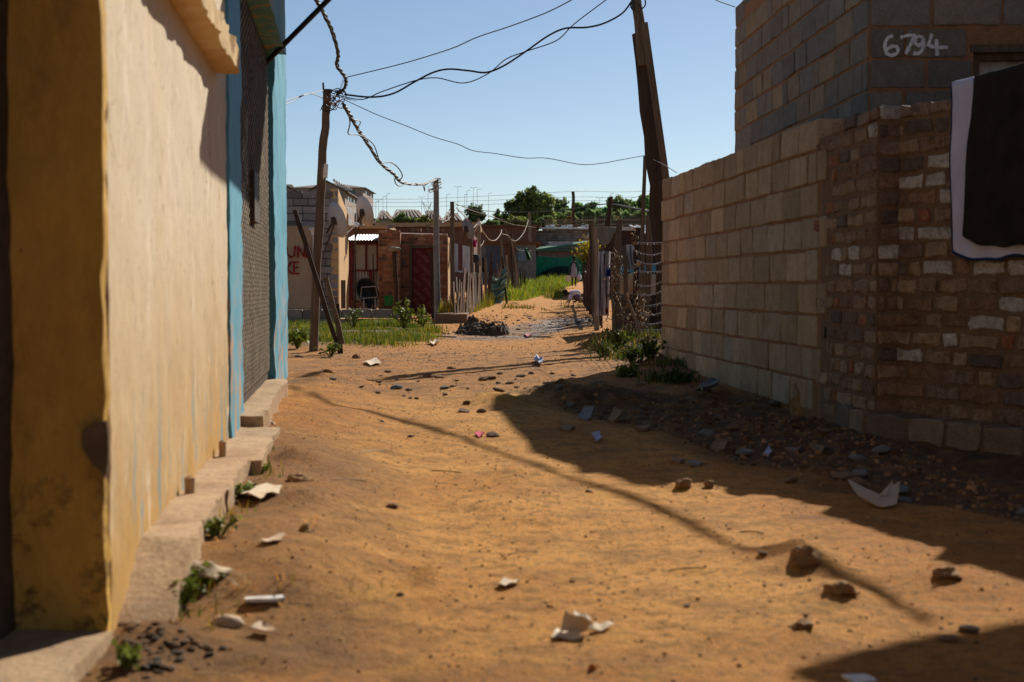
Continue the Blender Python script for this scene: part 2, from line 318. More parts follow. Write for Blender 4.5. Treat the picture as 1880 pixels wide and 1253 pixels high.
# ------------------------------------------------------------------ ground sheet
def build_ground():
    xs = np.concatenate([-np.geomspace(900, 4.4, 60), np.arange(-4.2, 4.2, .03), np.geomspace(4.4, 900, 60)])
    ys = np.concatenate([np.linspace(-60, .8, 30), np.geomspace(1, 130, 760), np.geomspace(135, 1200, 60)])
    X, Y = np.meshgrid(xs, ys); Z = gz(X, Y)
    w, h = len(xs), len(ys)
    me = bpy.data.meshes.new('ground')
    me.vertices.add(w * h); me.vertices.foreach_set('co', np.stack([X, Y, Z], -1).ravel())
    i = np.arange(w * h).reshape(h, w)
    q = np.stack([i[:-1, :-1], i[:-1, 1:], i[1:, 1:], i[1:, :-1]], -1).reshape(-1, 4)
    me.loops.add(q.size); me.loops.foreach_set('vertex_index', q.ravel())
    me.polygons.add(len(q)); me.polygons.foreach_set('loop_start', np.arange(len(q)) * 4)
    me.update(calc_edges=True); me.polygons.foreach_set('use_smooth', np.ones(len(q), bool))
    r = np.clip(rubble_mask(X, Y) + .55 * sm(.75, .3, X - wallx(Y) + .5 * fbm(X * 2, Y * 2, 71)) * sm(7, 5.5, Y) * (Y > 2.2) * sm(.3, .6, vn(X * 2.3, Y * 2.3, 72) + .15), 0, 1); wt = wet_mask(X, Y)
    grass = np.maximum(sm(-1.25, -1.7, X + .5 * fbm(X * .8, Y * .8, 21)) * sm(16.8, 18.6, Y + fbm(X, Y, 23)) * sm(29, 27, Y), sm(125, 140, Y))
    t1 = sm(1.15, .55, np.abs(X - .1 - .25 * fbm(Y * .5, Y * 0 + 9, 81)) + .4 * fbm(X * 1.4, Y * 1.1, 82)) * sm(11.5, 8.5, Y + fbm(X, Y, 83)) * (1 - .75 * sm(3.6, 2.6, Y + .6 * fbm(X, Y, 86))) + .15 * sm(12, 16, Y)
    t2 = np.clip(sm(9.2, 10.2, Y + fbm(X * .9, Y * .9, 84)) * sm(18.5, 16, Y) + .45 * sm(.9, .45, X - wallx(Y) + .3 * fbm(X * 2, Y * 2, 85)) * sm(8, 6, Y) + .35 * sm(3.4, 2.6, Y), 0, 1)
    a = me.attributes.new('track', 'FLOAT_COLOR', 'POINT')
    a.data.foreach_set('color', np.stack([np.clip(t1, 0, 1), t2, 0 * t1, np.ones_like(r)], -1).astype(np.float32).ravel())
    a = me.attributes.new('mask', 'FLOAT_COLOR', 'POINT')
    a.data.foreach_set('color', np.stack([r, wt, grass, np.ones_like(r)], -1).astype(np.float32).ravel())
    m = bpy.data.materials.new('dirt'); m.use_nodes = True; nt = m.node_tree; N = nt.nodes; L = nt.links; b = N['Principled BSDF']
    b.inputs['Specular IOR Level'].default_value = .2
    tc = N.new('ShaderNodeTexCoord')
    def noise(sc, det=6, ro=.65, st=None):
        n = N.new('ShaderNodeTexNoise'); n.inputs['Scale'].default_value = sc; n.inputs['Detail'].default_value = det; n.inputs['Roughness'].default_value = ro
        if st: q = N.new('ShaderNodeMapping'); q.inputs['Scale'].default_value = st; q.inputs['Rotation'].default_value = (0, 0, .12); L.new(tc.outputs['Object'], q.inputs[0]); L.new(q.outputs[0], n.inputs['Vector'])
        else: L.new(tc.outputs['Object'], n.inputs['Vector'])
        return n.outputs[0]
    def ramp(x, lo, hi, a=0, c=1):
        r = N.new('ShaderNodeMapRange'); r.inputs[1].default_value = lo; r.inputs[2].default_value = hi; r.inputs[3].default_value = a; r.inputs[4].default_value = c; L.new(x, r.inputs[0]); return r.outputs[0]
    def mix(f, a, c):
        x = N.new('ShaderNodeMix'); x.data_type = 'RGBA'; L.new(f, x.inputs[0])
        for k, q2 in ((6, a), (7, c)):
            if isinstance(q2, tuple): x.inputs[k].default_value = (*q2, 1)
            else: L.new(q2, x.inputs[k])
        return x.outputs[2]
    def mul(a, c):
        x = N.new('ShaderNodeMath'); x.operation = 'MULTIPLY'; L.new(a, x.inputs[0])
        if isinstance(c, (int, float)): x.inputs[1].default_value = c
        else: L.new(c, x.inputs[1])
        return x.outputs[0]
    c = mix(ramp(noise(.9), .35, .68), (.68, .285, .06), (.56, .215, .044))
    a2 = N.new('ShaderNodeAttribute'); a2.attribute_name = 'track'; s2 = N.new('ShaderNodeSeparateColor'); L.new(a2.outputs[0], s2.inputs[0])
    c = mix(mul(s2.outputs[0], ramp(noise(1.6, 7, .7), .36, .56, .25, 1)), c, (.88, .425, .105))
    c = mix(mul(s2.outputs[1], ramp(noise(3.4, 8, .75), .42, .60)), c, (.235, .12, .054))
    c = mix(ramp(noise(3.1, st=(1, 1.5, 1)), .50, .78), c, (.33, .16, .055))
    c = mix(ramp(noise(7.0), .56, .75), c, (.76, .39, .085))
    c = mix(ramp(noise(2.6, st=(.6, 1.3, 1)), .60, .78), c, (.29, .14, .05))
    c = mix(ramp(noise(38, 4), .55, .70), c, (.22, .105, .04))
    c = mix(ramp(noise(13, 8, .8), .50, .62), c, (.40, .19, .045))
    c = mix(ramp(noise(5, 8, .75, st=(.8, 1.2, 1)), .56, .68), c, (.80, .40, .08))
    c = mix(ramp(noise(95, 3), .66, .73), c, (.13, .075, .04))
    c = mix(ramp(noise(60, 3), .66, .74), c, (.66, .46, .26))
    at = N.new('ShaderNodeAttribute'); at.attribute_name = 'mask'; sp = N.new('ShaderNodeSeparateColor'); L.new(at.outputs[0], sp.inputs[0])
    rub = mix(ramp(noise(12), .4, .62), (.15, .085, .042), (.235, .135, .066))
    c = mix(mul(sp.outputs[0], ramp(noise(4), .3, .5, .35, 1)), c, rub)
    c = mix(mul(sp.outputs[2], ramp(noise(2.5), .3, .6, .7, 1)), c, (.13, .10, .04))
    c = mix(mul(sp.outputs[1], .9), c, (.085, .06, .04))
    L.new(c, b.inputs['Base Color'])
    L.new(ramp(mul(sp.outputs[1], ramp(noise(2.2), .46, .6)), 0, .6, .95, .4), b.inputs['Roughness'])
    bp = N.new('ShaderNodeBump'); bp.inputs['Strength'].default_value = 1; bp.inputs['Distance'].default_value = .045
    ad = N.new('ShaderNodeMath'); ad.operation = 'ADD'; L.new(noise(26, 8, .7), ad.inputs[0]); L.new(mul(noise(120, 5, .75), .5), ad.inputs[1]); L.new(ad.outputs[0], bp.inputs['Height'])
    L.new(bp.outputs[0], b.inputs['Normal'])
    me.materials.append(m)
    o = bpy.data.objects.new('ground', me); COL.objects.link(o); tag(o, kind='structure')
build_ground()

# ------------------------------------------------------------------ daylight
SUN = V3((2.31, 4.84, 3.45)).normalized()
EL = math.asin(SUN.z); AZ = math.atan2(SUN.x, SUN.y)
wd = bpy.data.worlds.new('World'); SC.world = wd; wd.use_nodes = True
sk = wd.node_tree.nodes.new('ShaderNodeTexSky'); sk.sky_type = 'NISHITA'; sk.sun_disc = False
sk.sun_elevation = EL; sk.sun_rotation = AZ; sk.altitude = 1600; sk.air_density = 1.0; sk.dust_density = .7; sk.ozone_density = 2.0
wd.node_tree.links.new(sk.outputs[0], wd.node_tree.nodes['Background'].inputs[0]); wd.node_tree.nodes['Background'].inputs[1].default_value = .064
sl = bpy.data.lights.new('sun', 'SUN'); sl.energy = 5.0; sl.angle = math.radians(.5); sl.color = (1, .93, .82)
so = bpy.data.objects.new('sun', sl); COL.objects.link(so); so.rotation_euler = (-SUN).to_track_quat('-Z', 'Y').to_euler()
SC.view_settings.view_transform = 'Standard'; SC.view_settings.look = 'None'; SC.view_settings.exposure = .40; SC.view_settings.gamma = 1
SC.cycles.max_bounces = 6; SC.cycles.transparent_max_bounces = 8
# ------------------------------------------------------------------ left: yellow house with the blue doorway
LU = V3((-.111, 1, 0)).normalized(); LN = V3((1, .111, 0)).normalized(); LNn = Vector((1, .111, 0)).normalized()
def LW(y, off=0, z=0): return V3((wallx(y), y, z)) + LN * off
def lbox(mb, y0, y1, o0, o1, z0, z1, n=(1, 1, 1), col=(1, 1, 1), mi=0):
    P = LW(y0, o0, z0); mb.gbox(P, LW(y1, o0, z0) - P, LN * (o1 - o0), V3((0, 0, z1 - z0)), n, col, mi)
house = E('plastered_house', 'weathered yellow plastered house with a blue framed mesh door close on the left', 'house', LW(6, 0, 0))
b = MB()
lbox(b, 2.96, 5.75, -.22, 0, -.1, 1.63, (70, 6, 44))
lbox(b, 2.96, 3.5, -.22, 0, 1.63, 2.5, (14, 4, 20)); lbox(b, 5.25, 5.75, -.22, 0, 1.63, 2.5, (12, 4, 20)); lbox(b, 2.96, 5.75, -.22, 0, 2.5, 2.85, (30, 4, 8))
b.rough(.004, 4, 3).rough(.004, 26, 4).build('side_wall', m_yellow, house, smooth=True)
b = MB()                                # return wall facing the camera, with the inner corner wall
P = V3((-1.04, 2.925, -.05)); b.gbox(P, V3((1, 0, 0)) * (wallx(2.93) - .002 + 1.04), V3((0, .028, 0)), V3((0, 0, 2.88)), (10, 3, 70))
b.rough(.009, 9, 13).rough(.006, 30, 14).build('front_wall', m_ochre_shade_dirt, house, smooth=True)
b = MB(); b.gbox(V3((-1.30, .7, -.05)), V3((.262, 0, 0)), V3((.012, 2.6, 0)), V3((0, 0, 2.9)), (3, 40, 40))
b.rough(.014, 5, 23).build('inner_wall', m_shade, house, smooth=True)
b = MB()                                # bare patch where the plaster has come off
pp = [(150, 790), (172, 778), (196, 772), (199, 800), (199, 850), (194, 880), (186, 866), (172, 856), (160, 838), (150, 822)]
b.prism([hit(x, y, V3((0, 2.909, 0)), V3((0, -1, 0))) for x, y in pp], (0, .01, 0)); b.build('bare_patch', m_patch, house)
b = MB()                                # far house body, back and roof
lbox(b, 5.75, 10.25, -.5, -.30, -.1, 2.85); lbox(b, 3.0, 10.25, -4.2, -.5, 2.72, 2.9)
lbox(b, 10.1, 10.28, -4.2, -.31, -.1, 2.72); b.build('rear_wall', m_yellow, house)
b = MB(); lbox(b, 2.9, 10.3, -4.3, -.02, 2.9, 2.98); b.prism([V3((-4.5, .3, 2.9)), V3((-.80, .3, 2.9)), LW(2.895, -.02, 2.9), LW(2.895, -4.3, 2.9)], (0, 0, .08)); b.build('roof', m_galv, house)  # the front overhang is added above the view to darken the recess
b = MB(); b.gbox(V3((-1.34, -7, -.1)), V3((.28, 0, 0)), V3((0, 7.68, 0)), V3((0, 0, 3.0)), (3, 40, 20)); b.rough(.01, 5, 24).build('side_wall', m_yellow, house, smooth=True)  # unseen wall running back past the camera, added to cut sky light
b = MB(); lbox(b, 3.32, 5.33, -.03, .085, 1.55, 1.635, (60, 6, 4))
b.rough(.016, 9, 6).rough(.007, 40, 7).build('window_sill', m_sill, house, smooth=True)
win = MB()
for (a, c) in ((3.5, 3.56), (4.34, 4.4), (5.19, 5.25)): lbox(win, a, c, -.12, -.07, 1.64, 2.5)
for (a, c) in ((1.64, 1.70), (2.44, 2.5)): lbox(win, 3.56, 4.34, -.118, -.072, a, c); lbox(win, 4.4, 5.19, -.118, -.072, a, c)
wf = win.build('window', m_iron, house); g = MB(); lbox(g, 3.5, 5.25, -.10, -.095, 1.64, 2.5); g.build('pane', m_glass, wf)
# blue surround
b = MB(); lbox(b, 5.752, 6.36, -.14, .012, -.02, 2.6, (8, 3, 50)); b.rough(.008, 12, 8).build('near_jamb', m_blue, house, smooth=True)
b = MB(); lbox(b, 8.68, 10.3, -.14, .028, -.05, 2.75, (30, 3, 60)); b.rough(.012, 4, 9).rough(.006, 20, 10).build('far_jamb', m_blue, house, smooth=True)
b = MB(); lbox(b, 6.36, 8.68, -.14, .10, 2.16, 2.75, (20, 4, 6)); b.rough(.008, 9, 11).build('door_lintel', m_blue, house, smooth=True)
b = MB()                                # awning over the doorway, its sheet above the picture
lbox(b, 6.87, 9.68, -.1, 1.347, 2.80, 2.84); b.build('awning', m_galv, house)
b = MB()
lbox(b, 6.22, 8.72, -.2, .10, -.05, .19, (26, 5, 5)); b.rough(.022, 6, 12).rough(.012, 22, 15).build('threshold', m_conc, house, smooth=True)
gate = MB()
for (a, c) in ((6.37, 6.43), (7.45, 7.53), (8.6, 8.66)): lbox(gate, a, c, -.035, -.012, .2, 2.16)
for (a, c) in ((.2, .25), (2.11, 2.16)): lbox(gate, 6.43, 7.45, -.034, -.013, a, c); lbox(gate, 7.53, 8.6, -.034, -.013, a, c)
door = gate.build('security_door', m_iron, house)
g = MB(); y0, y1, z0, z1 = 6.43, 8.6, .25, 2.11; K = .40; dz = .046
for sgn in (1, -1):
    c = z0 - K * (y1 - y0)
    while c < z1:                                      # line z = c + K * (distance along), clipped to the frame
        a0 = max(0, (z0 - c) / K); a1 = min(y1 - y0, (z1 - c) / K); c += dz
        if a1 - a0 < .04: continue
        p = [LW(y0 + aa if sgn > 0 else y1 - aa, -.004 + .002 * sgn, c - dz + K * aa) for aa in (a0, a1)]
        g.beam(p[0], p[1], .003, .0095, up=V3((0, 0, 1)))
m_mesh = M('expanded_metal', (.27, .205, .125), (.13, .09, .055), ns=9, bump=.2, rough=.7, metal=0)
g.build('mesh_infill', m_mesh, door)
b = MB(); lbox(b, 7.05, 7.42, -.006, .022, 1.08, 1.33); b.build('lock_box', m_iron, door)
b = MB(); lbox(b, 6.37, 8.67, -.135, -.11, .19, 2.16); b.build('inner_door', m_dark, house)
# pipe stubs and kerb slabs at the wall foot
for i, (px, pt, pb, D, lb) in enumerate([(323, 868, 916, 4.12, 'thicker short pipe stub standing nearest the camera on the concrete kerb'), (402, 813, 848, 5.15, 'thinner short pipe stub farther along the concrete kerb')]):
    P = LW(D, .03, .12); h = (pb - pt) / F * D; b = MB(); r = .015 if i == 0 else .013
    b.lathe(P - V3((0, 0, .03)), [(r, 0), (r, h), (r + .001, h + .03), (r * .6, h + .034), (r * .6, h + .01), (0, h + .01)], 14)
    b.build('pipe_stub', m_conc, None, True, label=lb, cat='pipe')
ks = [(3.02, 3.634, .125, .15, 'nearest worn concrete kerb slab at the yellow wall foot'), (3.636, 4.174, .128, .15, 'worn concrete kerb slab beside the thicker pipe stub'),
      (4.176, 4.994, .135, .148, 'worn concrete kerb slab with a chipped end between the two pipe stubs'), (4.996, 6.2, .175, .138, 'broad concrete kerb slab running up to the blue doorway')]
for (a, c, w, z, lb) in ks:
    b = MB(); lbox(b, a, c, -.02, w, -.15, z, (int((c - a) / .03), 6, 8)); b.rough(.012, 4, 31).rough(.012, 17, 33)
    if a < 3.1: b.v = [(x - .02 * max(0, 3.3 - y), y, z - .32 * max(0, 3.4 - y) if z > .03 else z) for x, y, z in b.v]
    b.build('kerb_slab', m_conc, None, True, label=lb, cat='kerb', group='kerb slabs along the yellow house')
b = MB(); b.gbox(V3((-1.6, 1.4, -.1)), V3((.78, 0, 0)), V3((0, 1.54, 0)), V3((0, 0, .14)), (20, 40, 4)); b.rough(.02, 5, 35)
b.build('entrance_slab', m_conc, None, True, label='low concrete entrance slab half in shade at the house corner', cat='slab')
# thick black bar from the door frame out of the picture
b = MB(); p0 = W(479, 125, 8.55); p1 = W(640, -38, 8.0); b.tube([p0, p1], .016, 10); b.build('black_bar', m_black, None, True, label='straight black bar reaching up from the blue doorway', cat='bar')

# ------------------------------------------------------------------ masonry
def outline(w, h, r, j, k=3):
    pts = []
    for (cx, cy, a0) in ((w - r, h - r, 0), (r, h - r, 90), (r, r, 180), (w - r, r, 270)):
        for i in range(k):
            a = math.radians(a0 + 90 * i / (k - 1)); pts.append([cx + r * math.cos(a), cy + r * math.sin(a)])
    out = []
    for i, p in enumerate(pts):
        q = pts[(i + 1) % len(pts)]; d = math.hypot(q[0] - p[0], q[1] - p[1]); m = max(1, int(d / .06))
        for t in range(m): out.append([p[0] + (q[0] - p[0]) * t / m + random.uniform(-j, j), p[1] + (q[1] - p[1]) * t / m + random.uniform(-j, j)])
    return out
def unit(mb, O, U, N, w, h, dep, back, col, j=.003, r=.012):
    Z = V3((0, 0, 1)); o = outline(w, h, r, j); n = len(o)
    tilt = [random.uniform(-.004, .004) for _ in range(2)]
    def P(p, d, ins=0):
        x = p[0] + (w / 2 - p[0]) * ins; y = p[1] + (h / 2 - p[1]) * ins
        return O + U * x + Z * y + N * (d + tilt[0] * (p[0] / w - .5) * 2 + tilt[1] * (p[1] / h - .5) * 2)
    vs = [P(p, -back) for p in o] + [P(p, dep - .006) for p in o] + [P(p, dep, min(.007 / min(w, h) * 2, .2)) for p in o]
    fs = [(i, (i + 1) % n, n + (i + 1) % n, n + i) for i in range(n)] + [(n + i, n + (i + 1) % n, 2 * n + (i + 1) % n, 2 * n + i) for i in range(n)] + [list(range(2 * n, 3 * n))]
    mb.add(vs, fs, col, 0)
def masonry(mb, P0, P1, N, z0, top, ch, bl, T, colfn, gap=.014, dep=.010, seed=1, hole=None, start=lambda r: 0, end=lambda r, L: L, j=.003, capback=True, var=.12):
    P0, P1 = V3(P0), V3(P1); L = (P1 - P0).length; U = (P1 - P0) / L; N = V3(N)
    st = random.getstate(); random.seed(seed); rows = int(round((max(top(0), top(L)) - z0) / ch)) + 1; done = 0
    for r in range(rows):
        z = z0 + r * ch; x = start(r) - (0 if r % 2 == 0 else bl * .5) + random.uniform(-.03, .03) * (bl / .4); e = end(r, L)
        while x < e - .01:
            w = bl * random.uniform(1 - var, 1 + var)
            if random.random() < .12: w = bl * .5
            a = max(x, start(r)); c = min(x + w, e)
            if e - c < .06: c = e
            x = c
            if c - a < .03: continue
            mid = (a + c) / 2
            if z + ch * .98 > top(mid) + .02: continue
            if hole and a < hole[1] and c > hole[0] and z < hole[3] - .03 and z + ch > hole[2] + .03:
                if a < hole[0] - .06: c = hole[0]
                elif c > hole[1] + .06: a = hole[1]
                else: continue
            is_top = z + ch * 1.98 > top(mid) + .02
            h = ch - gap + random.uniform(-.004, .003); 
            unit(mb, P0 + U * (a + gap / 2) + V3((0, 0, z + gap / 2 + random.uniform(-.003, .003))), U, N, c - a - gap, h, dep + random.uniform(-.004, .004), (T if is_top and capback else .02), colfn(r, a, c, z), j)
            done += 1
    random.setstate(st); return U, L
def core(mb, P0, P1, N, z0, z1a, z1b, T, mi=1, inset=0):
    P0, P1, N = V3(P0), V3(P1), V3(N); U = (P1 - P0).normalized(); P0 = P0 + U * inset; P1 = P1 - U * inset
    A = [P0 + V3((0, 0, z0)), P1 + V3((0, 0, z0)), P1 + V3((0, 0, z1b)), P0 + V3((0, 0, z1a))]
    if (A[1] - A[0]).cross(A[2] - A[1]).dot(-N) < 0: A = A[::-1]
    mb.prism(A, -N * T, mi=mi)
def perp(U):                          # horizontal normal turned towards the alley / the camera
    n = V3((-U.y, U.x, 0)); return n if n.dot(V3((-1, -.35, 0))) > 0 else -n

BA, BB = V3((1.45, 13.74, 0)), V3((1.86, 8.56, 0)); BCx = V3((1.939, 7.57, 0))
U1 = (BCx - BA).normalized(); N1 = perp(U1)
LA = (BB - BA).length; LT = (BCx - BA).length
def tone(cols, w=None):
    c = random.choices(cols, w)[0]; k = random.uniform(.85, 1.12); return tuple(q * k for q in c)
C_CEM = [(.46, .315, .18), (.41, .28, .155), (.50, .345, .20), (.375, .255, .145), (.43, .32, .21)]
C_BRK = [(a_ * 1.75, b_ * 1.55, c_ * 1.3) for a_, b_, c_ in [(.20, .135, .09), (.17, .11, .075), (.24, .18, .125), (.14, .10, .08), (.26, .20, .145), (.18, .135, .11), (.10, .085, .08), (.27, .22, .165), (.24, .11, .06), (.21, .155, .11), (.22, .165, .115)]]
WB = [(1470, 428), (1446, 522), (1487, 547), (1530, 457), (1572, 455), (1620, 452), (1550, 487), (1605, 645), (1675, 650), (1745, 620), (1835, 590), (1868, 553), (1705, 285), (1722, 315), (1690, 322), (1672, 415), (1732, 412), (1740, 350), (1628, 200), (1605, 236), (1720, 487), (1840, 487), (1445, 427), (1868, 480)]
def white_fn(P0, U, N, base, ch):
    hits = []
    for (x, y) in WB:
        p = hit(x, y, P0 + N * .01, N); hits.append(((p - P0).dot(U), p.z))
    def fn(r, a, c, z):
        for (s, zz) in hits:
            if a <= s <= c and z <= zz <= z + ch: return tone([(.62, .56, .48), (.56, .51, .45), (.66, .60, .52)])
        return base(r, a, c, z)
    return fn
wall = E('garden_wall', 'unplastered garden wall of cement blocks and old bricks, partly white-flecked, along the alley', 'wall', BB)
b = MB()
topA = lambda s: 1.79 + .01 * s / 5
masonry(b, BA, BCx, N1, -.02, topA, .2, .405, .14, lambda r, a, c, z: tone(C_CEM), seed=3, end=lambda r, L: LA + (.12 if r % 2 else -.05) - (.0 if r > 1 else .1), gap=.016, dep=.012, j=.004)
core(b, BA + U1 * .02, BB, N1, -.3, 1.60, 1.60, .14)
b.build('block_section', [m_block, m_mortar], wall)
b = MB(); ch = .0915
fnb = white_fn(BB, U1, N1, lambda r, a, c, z: tone(C_BRK), ch)
masonry(b, BB, BCx, N1, -.02, lambda s: 1.735 - .02 * s, ch, .215, .12, fnb, seed=8, start=lambda r: (-.16 if r % 5 == 2 else .09 if r % 4 in (0, 1) else .2) * (1 if r > 2 else .6), gap=.026, dep=.009, j=.009, var=.32)
core(b, BB - U1 * .1, BCx, N1, -.3, 1.648, 1.632, .118, inset=.004)
PB1 = BCx + V3((.135, .012, 0)); NB = V3((0, -1, 0)); UB = (PB1 - BCx).normalized()
fnp = white_fn(BCx, UB, NB, lambda r, a, c, z: tone(C_BRK[1:7]), ch)
masonry(b, BCx + V3((0, -.004, 0)), PB1, NB, -.02, lambda s: 1.735, ch, .16, .1, fnp, seed=9, gap=.02, dep=.010, j=.005, end=lambda r, L: L)
core(b, BCx + V3((.004, -.001, 0)), PB1, NB, -.3, 1.64, 1.64, .1)
b.build('brick_pier', [m_brick, m_mortar2], wall)
# face C, turning away to the right
UC = V3((.41, -.84, 0)).normalized(); PC0 = V3((2.045, 7.60, 0)); PC1 = PC0 + UC * 2.3; NC = perp(UC)
b = MB(); fnc = white_fn(PC0, UC, NC, lambda r, a, c, z: tone(C_BRK), ch)
topC = lambda s: 1.735 if s < .78 else 1.83
masonry(b, PC0, PC1, NC, -.02, topC, ch, .225, .12, fnc, seed=12, gap=.026, dep=.009, j=.009, var=.3)
core(b, PC0, PC1, NC, -.3, 1.645, 1.645, .118)
b.build('brick_section', [m_brick, m_mortar2], wall)
b = MB()                                # footing course standing proud at the bottom
FA = BCx + U1 * -.62 + N1 * .015; FB = BCx + N1 * .07 + U1 * .02; FC = PC1 + NC * .12
def fcol(r, a, c, z): return tone([(.23, .165, .11), (.26, .19, .125), (.21, .155, .11), (.25, .18, .115), (.34, .24, .14)])
for (p, q) in ((FA, FB), (FB, FC)):
    u = (q - p).normalized(); nn = perp(u)
    masonry(b, p, q, nn, -.05, lambda s: .11, .15, .27, .16, fcol, seed=23, gap=.022, dep=.012, j=.011, var=.15)
    core(b, p, q, nn, -.4, .075, .075, .16)
b.build('footing_course', [m_block, m_mortar2], wall)
b = MB(); p = PC0 + UC * 1.02 - NC * .05; u = UC
unit(b, p + V3((0, 0, 1.835)), UC, NC, .34, .15, .06, .12, (.17, .13, .10)); b.build('loose_block', m_block, None, label='single loose block lying on the wall top above the black cloth', cat='block')

# ------------------------------------------------------------------ block building 6794
QA, QB = V3((2.14, 13.7, 0)), V3((2.32, 9.3, 0)); QF = QB + V3((.67, -.045, 0)).normalized() * 3.4
bld = E('block_building', 'bare grey cement block building with 6794 painted beside its window', 'building', QB)
C_GRY = [(.225, .195, .15), (.20, .175, .14), (.25, .205, .15), (.275, .21, .135), (.21, .19, .16), (.33, .245, .145)]
u = (QB - QA).normalized(); nA = perp(u); b = MB()
def zt(s): return 3.45 - .088 * s - max(0, s - 3.08) * .2
masonry(b, QA, QB, nA, .03, zt, .2, .40, .14, lambda r, a, c, z: tone(C_GRY), seed=33, gap=.02, dep=.012, j=.004)
core(b, QA + u * .02, QA + u * 3.08, nA, -.2, 3.40, 3.17, .14); core(b, QA + u * 3.08, QB, nA, -.2, 3.17, 2.79, .139)
uf = (QF - QB).normalized(); nF = V3((uf.y, -uf.x, 0)); nF = nF if nF.y < 0 else -nF
wl = (hit(1787, 120, QB, nF) - QB).dot(uf); wr = wl + 1.1; wz0, wz1 = 1.35, hit(1800, 93, QB, nF).z
masonry(b, QB, QF, nF, .03, lambda s: 2.85, .2, .42, .14, lambda r, a, c, z: tone(C_GRY[:3] + C_GRY[4:5]), seed=40, gap=.022, dep=.012, j=.004, hole=(wl, wr, wz0, wz1))
core(b, QB + uf * .002, QB + uf * wl, nF, -.2, 2.78, 2.78, .138); core(b, QB + uf * wr, QF, nF, -.2, 2.78, 2.78, .138)
core(b, QB + uf * wl, QB + uf * wr, nF, -.2, wz0, wz0, .137); core(b, QB + uf * wl, QB + uf * wr, nF, wz1, 2.78, 2.78, .137)
b.build('wall', [m_block, m_mortar], bld)
b = MB()
for (p, q) in ((QF, QF + V3((-.15, 4.4, 0))), (QF + V3((-.15, 4.4, 0)), QA)): b.gbox(p + V3((0, 0, -.2)), q - p, V3((0, -.14, 0)) if abs((q - p).x) > 1 else V3((-.14, 0, 0)), V3((0, 0, 3.0)))
b.build('rear_wall', m_mortar, bld)
b = MB(); b.prism([QA + V3((.16, 0, 2.98)), QB + V3((.16, .16, 2.6)), QF + V3((-.1, .16, 2.6)), QF + V3((-.25, 4.3, 2.98))], (0, 0, .04)); b.build('roof', m_galv, bld)
b = MB(); o = QB + uf * wl - nF * .09
b.beam(o + uf * .03 + V3((0, 0, wz0)), o + uf * .03 + V3((0, 0, wz1)), .05, .05, up=nF); b.beam(o + uf * 1.07 + V3((0, 0, wz0)), o + uf * 1.07 + V3((0, 0, wz1)), .05, .05, up=nF)
b.beam(o + uf * .055 + V3((0, 0, wz1 - .03)), o + uf * 1.045 + V3((0, 0, wz1 - .03)), .05, .05, up=nF)
wn = b.build('window', m_wood, bld)
b = MB(); b.sheet(lambda s, t: o - nF * .04 + uf * (s * 1.1) + nF * .012 * math.sin(s * 40) + V3((0, 0, wz0 + (wz1 - wz0) * t)), 60, 2); b.build('curtain', M('pale_curtain', (.52, .50, .48), bump=.1, fine=.04), wn)
b = MB(); b.gbox(QB + uf * (wl - .02) + nF * .004 + V3((0, 0, wz1 - .012)), uf * .9, -nF * .05, V3((0, 0, .05))); b.build('lintel', m_wood, wn)
def stroke(mb, pts, w, N, off=.003, jit=.12, seg=5):
    """a brush stroke: flat ribbon with a ragged edge lying just proud of the surface"""
    N = V3(N).normalized(); q = []
    for i in range(len(pts) - 1):
        for t in range(seg): q.append(pts[i].lerp(pts[i + 1], t / seg))
    q.append(pts[-1]); Lf, Rt = [], []
    for i, p in enumerate(q):
        t = (q[min(i + 1, len(q) - 1)] - q[max(i - 1, 0)]).normalized(); s = t.cross(N)
        ww = w * (.5 + random.uniform(-jit, jit)); Lf.append(p + s * ww + N * off); Rt.append(p - s * ww + N * off)
    n = len(q); back = [p - N * (off + .002) for p in Lf] + [p - N * (off + .002) for p in Rt]
    vs = Lf + Rt + back
    fs = [(i, i + 1, n + i + 1, n + i) for i in range(n - 1)] + [(i + 1, i, 2 * n + i, 2 * n + i + 1) for i in range(n - 1)] + [(n + i, n + i + 1, 3 * n + i + 1, 3 * n + i) for i in range(n - 1)]
    fs += [(0, n, 3 * n, 2 * n), (n - 1, 2 * n - 1, 4 * n - 1, 3 * n - 1)]
    mb.add(vs, fs)
b = MB()
S6794 = [[(1215, 182), (1190, 192), (1176, 215), (1173, 243), (1183, 272), (1206, 284), (1232, 275), (1243, 255), (1234, 238), (1210, 236), (1184, 252)],
         [(1252, 192), (1285, 182), (1326, 179), (1312, 212), (1292, 248), (1280, 276)],
         [(1366, 192), (1347, 184), (1328, 196), (1327, 222), (1346, 233), (1364, 218), (1369, 196), (1371, 230), (1360, 262), (1338, 276), (1318, 270)],
         [(1412, 174), (1404, 200), (1394, 230), (1420, 240), (1455, 243), (1492, 241)], [(1434, 200), (1437, 240), (1440, 284)]]
for s in S6794: stroke(b, [hit(1200 + x / 2.765, y / 2.765, QB + nF * .014, nF) for x, y in s], .021, nF, .004)
b.build('painted_number', m_white, bld)
